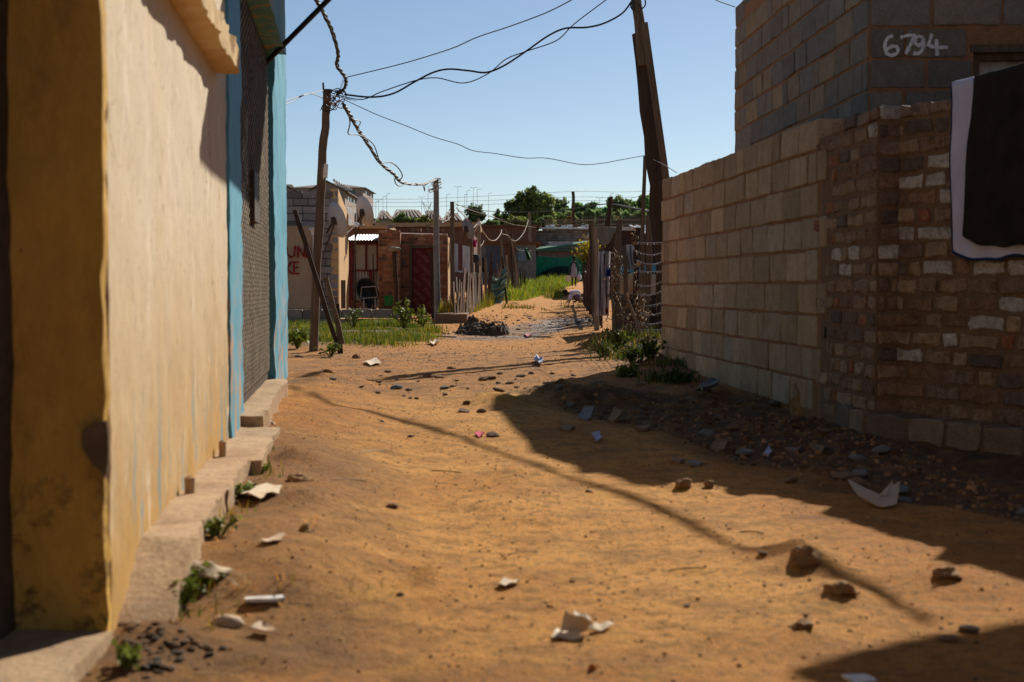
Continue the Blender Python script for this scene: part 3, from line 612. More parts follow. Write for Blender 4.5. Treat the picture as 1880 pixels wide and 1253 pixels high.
# ------------------------------------------------------------------ cloths on the wall
def oc(px, py, off): 
    return hit(px, py, PC0 + NC * off, NC)
def cloth(name, pts, off, mat, lab, fold, topz, drape=.16):
    """pts: left edge (top,bottom) and right edge (top,bottom) pixels"""
    (l0, l1, r0, r1) = [oc(x, y, off) for x, y in pts]
    def fn(u, v):
        if v > .88:
            t = (v - .88) / .12; p = l0.lerp(r0, u); p = V3((p.x, p.y, p.z)) - NC * (drape * t) + V3((0, 0, .02 * math.sin(t * math.pi) - .035 * t * t)); return p
        t = v / .88; p = l1.lerp(r1, u).lerp(l0.lerp(r0, u), t) + V3((0, 0, (.006 * math.sin(u * 13 + 1) + .004 * math.sin(u * 29) + .035 * math.exp(-u * 22)) * (1 - t))) + UC * (.006 * math.sin(t * 9) * (1 - u))
        k = fold * (1 - .75 * t); p = p + NC * (k * (math.sin(u * 19 + t * 2) * .5 + math.sin(u * 41 + 1 - t * 3) * .3 + math.sin(u * 9 + t * 5) * .4) + k * .9)
        s = float(fbm(u * 5, t * 5, 77)) * .012; return p + V3((0, 0, s * (1 - t))) + NC * s
    b = MB(); b.sheet(fn, 60, 44, th=.003); return b.build(name, mat, None, True, label=lab, cat='cloth'), fn
wc, fnw = cloth('white_sheet', [(1746, 152), (1754, 476), (1960, 100), (1990, 470)], .032, m_fabric, 'white sheet with dark blue edging hung over the brick wall', .015, 1.75)
bt = MB(); bt.tube([fnw(u / 40, 0) for u in range(41)], .0085, 6); bt.tube([fnw(0, v / 30) for v in range(27)], .005, 6); bt.build('edging', m_navy, wc, True)
cloth('black_cloth', [(1787, 141), (1771, 447), (1985, 88), (1990, 462)], .066, m_blackcloth, 'plain black cloth hung in front of the white sheet on the brick wall', .014, 1.8)
# neighbour's roof out of the frame whose corner shades the near ground
b = MB(); c = V3((2.72, 6.95, 0)); 
shack = E('unseen_corrugated_shack', 'corrugated shack standing out of view beside the brick wall', 'shack', (4.2, 6.6, 0))
def sfrom(px, py, z):
    x, y = flat(px, py); return V3((x + z * SUN.x / SUN.z, y + z * SUN.y / SUN.z, z))
t0 = sfrom(1470, 1197, 3.0); t1 = sfrom(1880, 1128, 3.0); t2 = sfrom(1640, 1253, 3.0)
d1 = (t1 - t0).normalized(); d2 = (t2 - t0).normalized()
b.prism([t0, t0 + d1 * 3.2, t0 + d1 * 3.2 + d2 * 2.6, t0 + d2 * 2.6], (0, 0, .05)); b.build('roof', m_galv, shack)
b = MB(); q = t0 + d1 * .9 + d2 * .4; q.z = -.1
b.gbox(q, d1 * 2.1, d2 * 1.9, V3((0, 0, 3.05))); b.build('wall', m_rust, shack)

# unseen house added right of the camera to cut fill light from the sky
fill_blocker = E('brick_house', 'unseen house block added right of the camera to cut sky light', 'house', (3.6, -1.6, 0))
b = MB(); b.gbox(V3((2.35, -4.5, -.1)), V3((3, 0, 0)), V3((0, 6.0, 0)), V3((0, 0, 3.2)), (4, 8, 6)); b.rough(.02, 2, 4).build('wall', m_brick if False else m_mortar2, fill_blocker)
b = MB(); b.box((3.85, -1.5, 3.11), (3.3, 6.3, .06)); b.build('roof', m_galv, fill_blocker)
# ------------------------------------------------------------------ mid distance
def px2m(w, D): return w / F * D
def pole(mb, pts, D0, D1, w0, w1, k=10, wob=.05, sub=4, col=(1, 1, 1), ground=True):
    """round timber through pixel points, from the base upwards"""
    n = len(pts); P = [W(x, y, D0 + (D1 - D0) * i / (n - 1)) for i, (x, y) in enumerate(pts)]
    if ground: 
        b = P[0]; d = (P[0] - P[1]).normalized(); g = G(b.x, b.y) - .12
        P.insert(0, b + d * max(.05, (b.z - g) / max(.3, -d.z)))
    Q = []
    for i in range(len(P) - 1):
        for t in range(sub): Q.append(P[i].lerp(P[i + 1], t / sub))
    Q.append(P[-1]); m = len(Q)
    R = [.5 * (px2m(w0, D0) + (px2m(w1, D1) - px2m(w0, D0)) * i / (m - 1)) * (1 + random.uniform(-wob, wob)) for i in range(m)]
    Q = [q + V3((random.uniform(-1, 1), random.uniform(-1, 1), 0)) * R[i] * .25 * (wob > 0) for i, q in enumerate(Q)]
    mb.tube(Q, R, k, col)
def timber(name, label, pts, D, w0, w1, mat, cat='post', group=None, **kw):
    b = MB(); pole(b, pts, D if not isinstance(D, tuple) else D[0], D if not isinstance(D, tuple) else D[1], w0, w1, **kw)
    return b.build(name, mat, None, True, label=label, cat=cat, group=group)
def plank(name, label, p0, p1, D0, D1, w, mat, cat='plank', group=None, th=.03, ground=False):
    a, c = W(*p0, D0), W(*p1, D1); b = MB()
    if ground: d = (a - c).normalized(); a = a + d * (a.z - G(a.x, a.y) + .08) / max(.3, -d.z)
    b.beam(a, c, px2m(w, (D0 + D1) / 2), th, up=(0, 1, .01), n=10); b.rough(.008, 3, random.randint(0, 99))
    return b.build(name, mat, None, label=label, cat=cat, group=group)
def smooth_pts(P, n=6):
    out = []; m = len(P)
    for i in range(m - 1):
        p0, p1, p2, p3 = P[max(i - 1, 0)], P[i], P[i + 1], P[min(i + 2, m - 1)]
        for t in range(n):
            u = t / n
            out.append(.5 * ((2 * p1) + (p2 - p0) * u + (2 * p0 - 5 * p1 + 4 * p2 - p3) * u * u + (3 * p1 - p0 - 3 * p2 + p3) * u ** 3))
    out.append(P[-1]); return out
def cable(name, label, pts, D0, D1, r, mat=None, cat='cable', group=None, twist=0, mb=None, k=6):
    L = [0]
    for i in range(1, len(pts)): L.append(L[-1] + math.hypot(pts[i][0] - pts[i - 1][0], pts[i][1] - pts[i - 1][1]))
    P = smooth_pts([W(x, y, D0 + (D1 - D0) * l / L[-1]) for (x, y), l in zip(pts, L)], 7)
    b = mb or MB()
    if twist:
        for s in range(twist):
            Q = []; R2 = r * 1.05
            for i, p in enumerate(P):
                a = i * .85 + s * 2 * math.pi / twist; Q.append(p + V3((math.cos(a), .3 * math.sin(a), math.sin(a))) * R2 * random.uniform(.8, 1.5))
            b.tube(smooth_pts(Q, 2), r, k)
    else: b.tube(P, r, k)
    return None if mb else b.build(name, mat or m_black, None, True, label=label, cat=cat, group=group)
def c8(*p): return [(480 + x * .4043, y * .4043) for x, y in p]

# ---- left utility pole with its braces and cables
D1P = 16.7
timber('utility_pole', 'slightly bent wooden utility pole standing in the grass, knot of cables at its top', [(577, 645), (583, 480), (588, 372), (592, 300), (597, 235), (602, 168)], D1P, 17, 15, m_wood, 'pole', sub=3, wob=.06)
tp = W(602, 168, D1P)
b = MB(); b.tube([tp + V3((-.05, 0, -.02)), tp + V3((-.055, 0, .10))], .012, 6); b.tube([tp, tp + V3((0, 0, .02))], .06, 8); b.build('pole_spike', m_wooddark, None, label='dark wooden stub sticking up from the left utility pole top', cat='stub')
b = MB()
for i in range(16):
    c = W(random.uniform(603, 628), random.uniform(166, 196), D1P - .08); a0 = random.uniform(0, 6); rr = random.uniform(.03, .09); tl = random.uniform(-1, 1)
    b.tube([c + V3((math.cos(a0 + t * .7) * rr, math.sin(a0 + t * .7) * rr * .6, math.sin(a0 + t * .7 + tl) * rr * .8)) for t in range(8)], .006, 5, random.choice([(1, 1, 1), (1, 1, 1), (22, 17, 12), (22, 6, 3)]))
for dx, dy in ((18, -40), (14, -36), (-30, 26), (26, 6), (38, 8)):
    b.tube([W(617, 178, D1P - .05), W(617 + dx * .6, 178 + dy * .5, D1P - .1), W(617 + dx, 178 + dy, D1P - .12)], .003, 4)
b.build('cable_knot', m_black, None, True, label='knot of joined cable ends tied around the left utility pole top', cat='cable knot')
b = MB(); b.sheet(lambda u, v: W(593 + 8 * u + 1.5 * v, 326 - 26 * v + 5 * abs(u - .5), D1P - .085 - .02 * u), 4, 6); b.build('paper_notice', m_white, None, label='torn white paper notice fixed to the left utility pole', cat='notice')
plank('leaning_plank', 'long thin dark plank leaning against the left utility pole', (624, 648), (541, 386), 16.3, 16.45, 8, m_wooddark)
plank('brace_plank', 'short pale-edged plank nailed to the leaning plank beside the left pole', (629, 632), (598, 510), 16.1, 16.2, 9, m_wood)
plank('stake', 'dark stake in the ground at the foot of the leaning plank', (626, 655), (618, 558), 16.18, 16.25, 9, m_wooddark, 'stake', ground=True)
cable('power_cable', 'twisted black cable bundle rising steeply out of the left pole', c8((235, -40), (250, 0), (282, 60), (320, 140), (348, 240), (345, 300), (382, 355), (378, 400), (345, 430)), 12.5, 16.6, .010, twist=3)
cable('power_cable', 'topmost thin black cable sloping from the left pole up to the right', c8((385, 352), (500, 325), (640, 290), (760, 255), (880, 215), (980, 170), (1130, 120), (1290, 60), (1410, 0), (1480, -40)), 16.6, 13.5, .0055)
cable('power_cable', 'thickest wavy black cable between the left pole and the right pole top', c8((375, 430), (500, 442), (600, 425), (700, 370), (780, 330), (850, 315), (940, 322), (1020, 330), (1100, 300), (1200, 235), (1300, 165), (1380, 130), (1480, 125), (1560, 105), (1640, 60), (1685, 0)), 16.6, 16.9, .0115)
cable('power_cable', 'thin cable wound loosely around the thickest black cable', c8((370, 440), (460, 452), (540, 420), (640, 385), (720, 362), (800, 355), (920, 378), (1030, 335), (1110, 270), (1200, 235), (1340, 185), (1420, 110), (1565, 0), (1600, -30)), 16.55, 16.4, .0065)
cable('power_cable', 'lowest thin sagging wire from the left pole to the slim post tip', c8((380, 455), (520, 520), (650, 570), (780, 622), (890, 655), (960, 685), (1060, 698), (1190, 718), (1300, 720), (1450, 748), (1550, 742), (1600, 733), (1735, 708)), 16.6, 18, .0045)
cable('power_cable', 'short thin wire from the right pole down to the garden wall top', c8((1735, 708), (1810, 740), (1885, 785)), 18, 13.9, .004)
bb = MB()
cable('', '', c8((375, 478), (400, 520), (440, 590), (480, 650), (540, 740), (600, 790), (640, 830), (720, 838), (775, 822), (795, 812)), 16.6, 31.4, .014, twist=3, mb=bb)
cable('', '', c8((390, 500), (402, 560), (394, 608), (430, 612), (470, 625), (510, 660), (530, 715), (540, 745)), 16.8, 22, .008, mb=bb)
cable('', '', c8((420, 545), (450, 555), (432, 590), (445, 600)), 17.5, 18.3, .006, mb=bb)
cable('', '', c8((545, 742), (585, 738), (620, 762), (640, 800), (625, 818), (606, 812), (610, 835), (630, 846), (660, 832)), 22, 26, .010, mb=bb)
cable('', '', c8((700, 834), (735, 845), (742, 868), (738, 850), (760, 830), (790, 815)), 28, 31.4, .011, mb=bb)
bb.build('power_cable', m_black, None, True, label='looping tangled cable bundle sagging from the left pole to the concrete post', cat='cable')
cable('power_cable', 'upper of two short wires from the left pole to the blue house', c8((60, 480), (90, 465), (180, 437), (280, 412)), 12.2, 16.6, .005)
cable('power_cable', 'lower crossing wire from the left pole to the blue house', c8((60, 500), (90, 485), (170, 445), (200, 430), (240, 430), (280, 448)), 12.2, 16.6, .005)
# cable from the right pole to the building, above the picture; its shadow crosses the alley
def above(px, py, z):
    p = ground_at(px, py); k = (z - p.z) / SUN.z; return p + SUN * k
sh = [(531, 708), (600, 735), (700, 762), (830, 800), (1000, 858), (1130, 905), (1250, 955), (1400, 1008), (1500, 1035), (1600, 1085), (1700, 1140)]
P = [above(x, y, 4.3 - 1.2 * i / (len(sh) - 1)) for i, (x, y) in enumerate(sh)]
b = MB(); b.tube(smooth_pts(P, 6), .016, 8); b.tube(smooth_pts([p + V3((.01, .02, .03 * math.sin(i * 2))) for i, p in enumerate(P)], 6), .012, 6)
b.build('overhead_cable', m_black, None, True, label='thick paired cable running overhead whose shadow crosses the alley', cat='cable')

# ---- concrete post and neighbours
timber('concrete_post', 'grey concrete post with cables tied at its top before the red door', [(803, 588), (802, 460), (800, 330)], 31.4, 14, 10, m_slate, 'post', wob=.01)
b = MB()
for i in range(9):
    c = W(800 + random.uniform(-5, 5), random.uniform(328, 352), 31.3); a0 = random.uniform(0, 6); rr = random.uniform(.05, .11)
    b.tube([c + V3((math.cos(a0 + t * .75) * rr, math.sin(a0 + t * .75) * rr, math.sin(a0 + t) * rr * .5)) for t in range(9)], .009, 5)
b.build('rope_tie', m_rope, None, True, label='pale rope tied round the concrete post top', cat='rope')
for i, pts in enumerate(([(803, 405), (815, 400), (833, 374)], [(804, 402), (820, 406), (835, 386)])):
    cable('pale_wire', ['upper pale wire looping from the concrete post to the dark fence post', 'lower pale wire sagging from the concrete post to the dark fence post'][i], pts, 31.3, 33, .010, m_rope, 'wire')
b = MB(); c0 = W(800, 380, 31.5)
for i in range(10): 
    b.tube([W(790 + random.uniform(-4, 8), 385 + random.uniform(-10, 35), 31.6) + V3((random.uniform(-.2, .2), 0, random.uniform(-.1, .1))) for t in range(4)], .006, 4)
b.build('wire_tangle', m_iron, None, True, label='thin wire ends dangling beside the concrete post', cat='wires')
b = MB(); p = W(795, 463, 31.9); q = W(797, 590, 31.9); q.z = G(q.x, q.y) - .1; b.beam(q, p, .12, .03, up=(0, 1, 0), n=8); b.rough(.006, 3, 5); b.build('black_board', m_wooddark, None, label='narrow blackened board standing behind the concrete post', cat='board')
timber('rusty_post', 'dark crooked post capped with a rag in the brick house yard', [(727, 582), (727, 520), (724, 458)], 33, 8, 9, m_wooddark)
b = MB(); b.lathe(W(725, 458, 33), [(.02, -.06), (.12, -.03), (.15, .02), (.10, .05), (.01, .06)], 10); b.rough(.03, 9, 3); b.build('rag', m_slate, None, label='grey rag draped over the crooked yard post', cat='rag')

# ---- block house with the lettered panel
def vwall(mb, pxl, pxr, pyt, pyb, D, ch, bl, pal, seed, T=.14, gap=.015, hole=None, mort=1):
    a = W(pxl, pyb, D); c = W(pxr, pyb, D); z0 = min(a.z, c.z); zt = W(pxl, pyt, D).z - z0
    a.z = c.z = 0; z0 = z0
    masonry(mb, a, c, V3((0, -1, 0)), z0, lambda s: z0 + zt, ch, bl, T, lambda r, x, y, z: tone(pal), seed=seed, gap=gap, dep=.01, j=.003, hole=hole)
    return a, c, z0, z0 + zt
bh = E('block_house', 'grey block house with a red-lettered cream panel and an orange plastered side wall', 'house', W(575, 580, 31.1))
C_FAR = [(.27, .255, .245), (.23, .21, .20), (.30, .28, .265), (.20, .175, .155)]
b = MB(); a, c, z0, z1 = vwall(b, 480, 622, 348, 600, 31.2, .165, .36, C_FAR, 50)
core(b, a + V3((0, .002, 0)), c, V3((0, -1, 0)), z0 - .3, z1 - .17, z1 - .17, .14)
fc = V3((c.x, 31.2, 0)); bc = W(640, 500, 34.3); bc.z = 0; b.build('front_wall', [m_block, m_wooddark], bh)
m_orange = M('orange_plaster', (.60, .38, .17), (.52, .31, .13), ns=3, bump=.2, fine=.08)
b = MB(); zt0 = W(622, 347, 31.2).z; zt1 = W(639, 396, 34.3).z
b.prism([fc + V3((.003, -.01, -.3)), bc + V3((.003, 0, -.3)), bc + V3((.003, 0, zt1)), fc + V3((.003, -.01, zt0))], (-.16, 0, 0)); b.build('side_wall', m_orange, bh)
b = MB(); b.prism([V3((a.x, 31.36, zt0 - .12)), V3((c.x - .17, 31.36, zt0 - .12)), V3((bc.x - .17, 34.3, zt1 - .05)), V3((a.x, 34.3, zt1 - .05))], (0, 0, .04)); b.build('roof', m_galv, bh)
b = MB(); b.gbox(V3((a.x, 34.25, -.2)), V3((bc.x - a.x - .17, 0, 0)), V3((0, .12, 0)), V3((0, 0, zt1 - .0))); b.build('rear_wall', m_orange, bh)
b = MB(); A = W(505, 567, 31.0); B = W(580, 567, 31.0); top = W(560, 415, 31.0).z
b.sheet(lambda u, v: A.lerp(B, u) + V3((0, -.012 * (1 if int(u * 90) % 5 == 0 else 0), (top - A.z) * v)), 90, 1, th=.03); panel = b.build('lettered_panel', m_cream, bh)
b = MB()
def Lp(*pts): return [W(x, y, 30.96) for x, y in pts]
NFW = V3((0, -1, 0))
for s in ([(526, 452), (527, 466), (533, 473), (540, 470), (542, 452)], [(547, 474), (547, 452), (559, 473), (559, 451)], [(562, 474), (567, 452), (573, 474)], [(564, 467), (572, 466)],
          [(526, 480), (527, 504)], [(536, 480), (527, 493), (537, 504)], [(549, 482), (540, 481), (540, 503), (550, 502)], [(540, 492), (548, 491)]):
    stroke(b, Lp(*s), .034, NFW, .014)
b.build('red_lettering', m_red, panel)
b = MB(); b.tube([W(577, 567, 30.9), W(577, 427, 30.9)], .035, 8); b.build('white_pipe', m_white, bh)
b = MB(); b.lathe(W(576, 424, 30.85), [(.001, -.12), (.05, -.1), (.07, 0), (.12, .02), (.10, .06), (.001, .07)], 12); b.build('lamp', m_white, bh)
b = MB(); p = W(628, 515, 30.9); b.gbox(W(626, 567, 30.95), V3((.10, 0, 0)), V3((0, .03, 0)), V3((0, 0, .62))); b.build('door_jamb', m_wood, bh)
def dish(label, px, py, D, rpx, arm_to, ang=1.06, mat=m_dish, wall_to=None):
    d = E('satellite_dish', label, 'satellite dish', W(px, py, D)); R = px2m(rpx, D)
    ax = V3((math.sin(ang), math.cos(ang), .28)).normalized()
    b = MB(); b.lathe((0, 0, 0), [(0.001, -.16 * R - .012)] + [(R * t, .16 * R * (t * t - 1) - .012) for t in (.25, .5, .75, 1)] + [(R * 1.02, .002)] + [(R * t, .16 * R * (t * t - 1)) for t in (.98, .75, .5, .25)] + [(.001, -.16 * R)], 36, axis=ax)
    b.build('reflector', mat, d, True).location = V3((0, 0, 0))
    o = [x for x in COL.objects if x.parent == d][0]
    a = np.array(b.v); lo, hi = a.min(0), a.max(0); o.location = V3(((lo[0] + hi[0]) / 2, (lo[1] + hi[1]) / 2, lo[2]))
    C0 = W(px, py, D); b = MB(); low = C0 + V3((-ax.x * ax.z, -ax.y * ax.z, 1 - ax.z * ax.z)).normalized() * -R
    e = W(*arm_to, D - .1) if True else None
    b.tube([low, e], .016, 8); b.build('feed_arm', m_galv, d)
    b = MB(); b.lathe(e, [(.001, -.05), (.045, -.04), (.05, .03), (.03, .06), (.001, .06)], 10, axis=(C0 - e).normalized()); b.build('receiver', m_white, d)
    b = MB(); k = C0 - ax * (.17 * R + .03); b.box(k - V3((0, 0, .08)), (.12, .12, .16)); w = W(*wall_to, D + .35) if wall_to else k + V3((-.4, .1, -.1))
    b.tube([k, w], .024, 8); b.tube([k + V3((0, 0, -.1)), w + V3((0, 0, -.25))], .018, 8); b.build('bracket', m_iron, d)
dish('larger satellite dish on the grey block house wall behind the left pole', 620, 404, 30.4, 33, (655, 413), 1.0, wall_to=(600, 428))
dish('farther satellite dish with an orange tint against the flats', 671, 389, 34.6, 29, (704, 393), 1.0, wall_to=(652, 420))
dish('small grey satellite dish above the board fence', 860, 420, 38, 19, (880, 410), 1.0, M('grey_dish', (.26, .26, .28), bump=0, fine=.03), wall_to=(850, 440))
timber('dish_mast', 'short post holding the small grey satellite dish', [(852, 480), (852, 440)], 38.3, 4, 4, m_iron, 'mast')
timber('dish_mast', 'thin iron mast carrying the farther satellite dish', [(652, 560), (652, 392)], 34.9, 3, 3, m_iron, 'mast')
# low yard wall
lw = MB(); a, c, z0, z1 = vwall(lw, 500, 753, 568, 603, 27.2, .185, .39, [(.33, .26, .19), (.30, .23, .165), (.27, .20, .15)], 60, T=.19)
core(lw, a, c, V3((0, -1, 0)), z0 - .3, z1 - .19, z1 - .19, .19)
lw.build('yard_wall', [m_block, m_mortar2], None, label='low two-course block wall in front of the grey block house', cat='wall')
b = MB(); a = W(800, 602, 29.2); c = W(858, 602, 29.2); b.gbox(V3((a.x, 29.2, -.2)), V3((c.x - a.x, 0, 0)), V3((0, 1.6, 0)), V3((0, 0, W(830, 577, 29.2).z + .2)), (8, 8, 3)); b.rough(.02, 4, 61)
b.build('brick_step', m_mortar2, None, label='low mud-plastered step at the corner of the brick house', cat='step')
# ---- tin shack between the houses
ts = E('tin_shack', 'tin shack of silver corrugated sheets with maroon posts between the two houses', 'shack', W(668, 565, 37))
def corr(mb, p0, p1, z0, z1, wave=.076, amp=.012, slope=V3((0, 0, 0)), per=4):
    L = (p1 - p0).length; n = max(6, int(L / wave * per)); u = (p1 - p0) / L; nn = V3((u.y, -u.x, 0))
    mb.sheet(lambda s, t: p0 + u * (L * s) + nn * amp * math.sin(s * L / wave * 2 * math.pi) + V3((0, 0, z0 + (z1 - z0) * t)) + slope * t, n, 1)
def wz(py, D): return W(940, py, D).z
def flatx(px, D): p = W(px, 528, D); return V3((p.x, p.y, 0))
b = MB(); corr(b, flatx(640, 37), flatx(702, 37), wz(566, 37), wz(496, 37)); b.build('tin_wall', m_galv, ts)
b = MB(); b.gbox(flatx(640, 37.06) + V3((0, 0, wz(497, 37))), flatx(702, 37) - flatx(640, 37), V3((0, .05, 0)), V3((0, 0, wz(442, 37) - wz(497, 37)))); b.build('upper_wall', m_galv, ts)
fr = MB()
for x in (651, 672, 693): fr.beam(W(x, 496, 36.97), W(x, 449, 36.97), .05, .04, up=(0, 1, 0))
for y in (497, 448): fr.beam(W(650, y, 36.95), W(694, y, 36.95), .05, .04, up=(0, 1, 0))
fw = fr.build('window', m_maroon, ts); b = MB(); b.gbox(W(652, 495, 36.99), V3((.58, 0, 0)), V3((0, .01, 0)), V3((0, 0, .63))); b.build('pane', M('curtained_glass', (.33, .30, .27), (.26, .23, .2), ns=3, rough=.3, bump=0), fw)
for x0, x1, y0, y1 in ((640, 648, 566, 446), (677, 684, 525, 497)):
    b = MB(); b.gbox(W(x0, y0, 36.9), V3((px2m(x1 - x0, 37), 0, 0)), V3((0, .06, 0)), V3((0, 0, wz(y1, 37) - wz(y0, 37)))); b.build('post', m_maroon, ts)
b = MB(); q0 = W(634, 441, 36.5); q1 = W(700, 441, 36.5); r0 = V3((0, 2.2, .22)); n = 60
b.sheet(lambda u, v: q0.lerp(q1, u) + r0 * v + V3((0, 0, .015 * math.sin(u * 75))), n, 1); b.build('roof', m_galv, ts)
b = MB(); b.beam(W(636, 444, 36.9), W(700, 444, 36.9), .07, .07); b.build('roof_beam', m_wooddark, ts)
b = MB(); vwall(b, 643, 692, 549, 582, 36.4, .085, .23, [(.28, .13, .08), (.22, .12, .08)], 66, T=.2); b.build('brick_ledge', [m_brick, m_mortar2], None, label='low row of loose bricks under the tin shack wall', cat='bricks')
timber('iron_rod', 'thin upright iron rod standing before the tin shack', [(685, 566), (685, 468)], 35.8, 2.5, 2.5, m_iron, 'rod', wob=0)
wb = E('wheelbarrow', 'black wheelbarrow tipped up against the tin shack', 'wheelbarrow', W(676, 560, 35))
b = MB(); ax = V3((.25, -.85, .35)).normalized(); cc = W(675, 535, 35)
b.lathe(cc, [(.001, .22), (.18, .21), (.30, .05), (.36, 0), (.345, .0), (.28, .06), (.17, .19), (.001, .20)], 20, axis=-ax, xs=.75); b.build('tray', m_black, wb, True)
b = MB(); b.tube([W(662, 548, 34.8), W(664, 528, 34.7), W(690, 526, 34.7), W(693, 546, 34.75), W(664, 549, 34.75)], .016, 8); b.tube([W(668, 546, 34.8), W(668, 566, 34.7)], .016, 8); b.tube([W(688, 546, 34.8), W(690, 566, 34.7)], .016, 8); b.build('frame', m_galv, wb)
b = MB(); c2 = W(678, 560, 35.2); b.lathe(c2, [(.08, -.03), (.17, -.04), (.19, 0), (.17, .04), (.08, .03), (.08, -.03)], 18, axis=(1, 0, 0)); b.build('wheel', m_black, wb, True)
b = MB(); cb = W(714, 562, 34); b.lathe(cb, [(.001, 0), (.10, 0), (.125, .24), (.135, .25), (.12, .25), (.095, .02), (.001, .02)], 20)
gb = b.build('bucket', M('green_plastic', (.01, .20, .07), bump=0, fine=0, rough=.4), None, True, label='bright green plastic bucket in front of the brick house', cat='bucket')
# ---- brick house with the red printed door
br = E('brick_house', 'small red brick house with a maroon patterned door', 'house', W(770, 580, 36))
C_RED = [(a_ * 1.2, b_ * 1.2, c_ * 1.2) for a_, b_, c_ in [(.30, .125, .07), (.25, .11, .065), (.34, .16, .09), (.20, .10, .065), (.28, .15, .095), (.13, .085, .065), (.36, .20, .12)]]
b = MB(); a, c, z0, z1 = vwall(b, 695, 735, 421, 592, 35.7, .086, .23, C_RED, 71, gap=.014); core(b, a, c, V3((0, -1, 0)), z0 - .2, z1 - .09, z1 - .09, .3)
a2, c2, y0, y1 = flatx(735, 36.1), flatx(822, 36.1), wz(592, 36.1), wz(429, 36.1)
hx0 = flatx(751, 36.1).x - a2.x; hx1 = flatx(803, 36.1).x - a2.x; hz1 = wz(450, 36.1)
masonry(b, a2, c2, V3((0, -1, 0)), y0, lambda s: y1, .086, .23, .12, lambda r, x, y, z: tone(C_RED), seed=72, gap=.014, dep=.01, j=.003, hole=(hx0, hx1, y0 - .3, hz1))
for s0, s1, za, zb in ((0, hx0, y0 - .2, y1 - .09), (hx1, c2.x - a2.x, y0 - .2, y1 - .09), (hx0, hx1, hz1, y1 - .09)): core(b, a2 + V3((s0, 0, 0)), a2 + V3((s1, 0, 0)), V3((0, -1, 0)), za, zb, zb, .12)
b.build('front_wall', [m_brick, m_mortar], br)
b = MB(); b.gbox(V3((c2.x - .12, 36.23, y0 - .2)), V3((.125, 0, 0)), V3((0, 3.2, 0)), V3((0, 0, y1 - y0 + .12))); b.gbox(V3((a.x, 39.2, y0 - .2)), V3((c2.x - a.x - .13, 0, 0)), V3((0, .12, 0)), V3((0, 0, y1 - y0))); b.build('side_wall', m_orange, br)
b = MB(); b.prism([V3((a.x - .1, 36.0, y1 - .02)), V3((c2.x - .14, 36.3, y1 - .06)), V3((c2.x - .14, 39.3, y1 + .08)), V3((a.x - .1, 39.3, y1 + .12))], (0, 0, .03)); b.build('roof', m_rust, br)
df = MB(); dx0, dx1 = a2.x + hx0, a2.x + hx1
for x in (dx0 + .035, dx1 - .035): df.beam(V3((x, 36.12, y0)), V3((x, 36.12, hz1)), .07, .08, up=(0, 1, 0))
df.beam(V3((dx0 + .07, 36.12, hz1 - .04)), V3((dx1 - .07, 36.12, hz1 - .04)), .08, .08, up=(0, 1, 0)); df.build('door_frame', m_wood, br)
b = MB(); b.gbox(V3((dx0 + .07, 36.16, y0)), V3((dx1 - dx0 - .14, 0, 0)), V3((0, .03, 0)), V3((0, 0, hz1 - y0 - .08))); dr = b.build('door', m_maroon, br)
def text_mesh(txt, size):
    cu = bpy.data.curves.new('t', 'FONT'); cu.body = txt; cu.size = size; cu.extrude = .001; cu.align_x = 'CENTER'
    o = bpy.data.objects.new('t', cu); COL.objects.link(o); dg = bpy.context.evaluated_depsgraph_get(); me = bpy.data.meshes.new_from_object(o.evaluated_get(dg))
    vs = [V3(v.co) for v in me.vertices]; fs = [tuple(p.vertices) for p in me.polygons]; bpy.data.objects.remove(o); bpy.data.meshes.remove(me); return vs, fs
vs, fs = text_mesh('Eucatile', .17); b = MB(); an = math.radians(-45); ca, sa = math.cos(an), math.sin(an)
for i in range(-3, 5):
    for j in range(-9, 14):
        cx, cz = i * .62 + (j % 2) * .3, j * .19
        X = dx0 + .45 + (cx * ca - cz * sa); Z = (hz1 + y0) / 2 + (cx * sa + cz * ca)
        if not (dx0 + .2 < X < dx1 - .2 and y0 + .2 < Z < hz1 - .25): 
            if not (dx0 - .05 < X < dx1 + .1 and y0 - .1 < Z < hz1 + .1): continue
        P = [V3((X - (v.x * ca - v.y * sa) * -1, 36.155 - v.z, Z + (v.x * sa + v.y * ca) * 1)) for v in vs]
        ok = [f for f in fs if all(dx0 + .08 < P[k].x < dx1 - .08 and y0 + .05 < P[k].z < hz1 - .1 for k in f)]
        if ok:
            used = sorted({k for f in ok for k in f}); mp = {k: n for n, k in enumerate(used)}
            b.add([P[k] for k in used], [tuple(mp[k] for k in f) for f in ok])
b.build('door_lettering', M('faded_pink_print', (.34, .13, .11), bump=0, fine=.1), dr)
for i, (px, w) in enumerate(((715, 10), (758, 7), (768, 9), (812, 6))):
    b = MB(); b.box(W(px, 425 if i else 419, 36.3) + V3((0, .15, 0)), (px2m(w, 36), .1, .075), random.uniform(-.4, .4)); b.rough(.01, 9, i)
    b.build('roof_brick', m_brick if i else m_slate, None, label=['grey stone weighing down the brick house roof edge', 'loose brick lying on the brick house roof edge', 'loose brick lying on the brick house roof edge', 'loose brick lying on the brick house roof edge'][i], cat='stone' if not i else 'brick', group='loose weights on the brick house roof' if i else None)
    bpy.data.objects[-1] if False else None
for o in COL.objects:
    if o.name.startswith('roof_brick') and 'grey' not in o['label']: o.data.materials[0] = m_mortar2

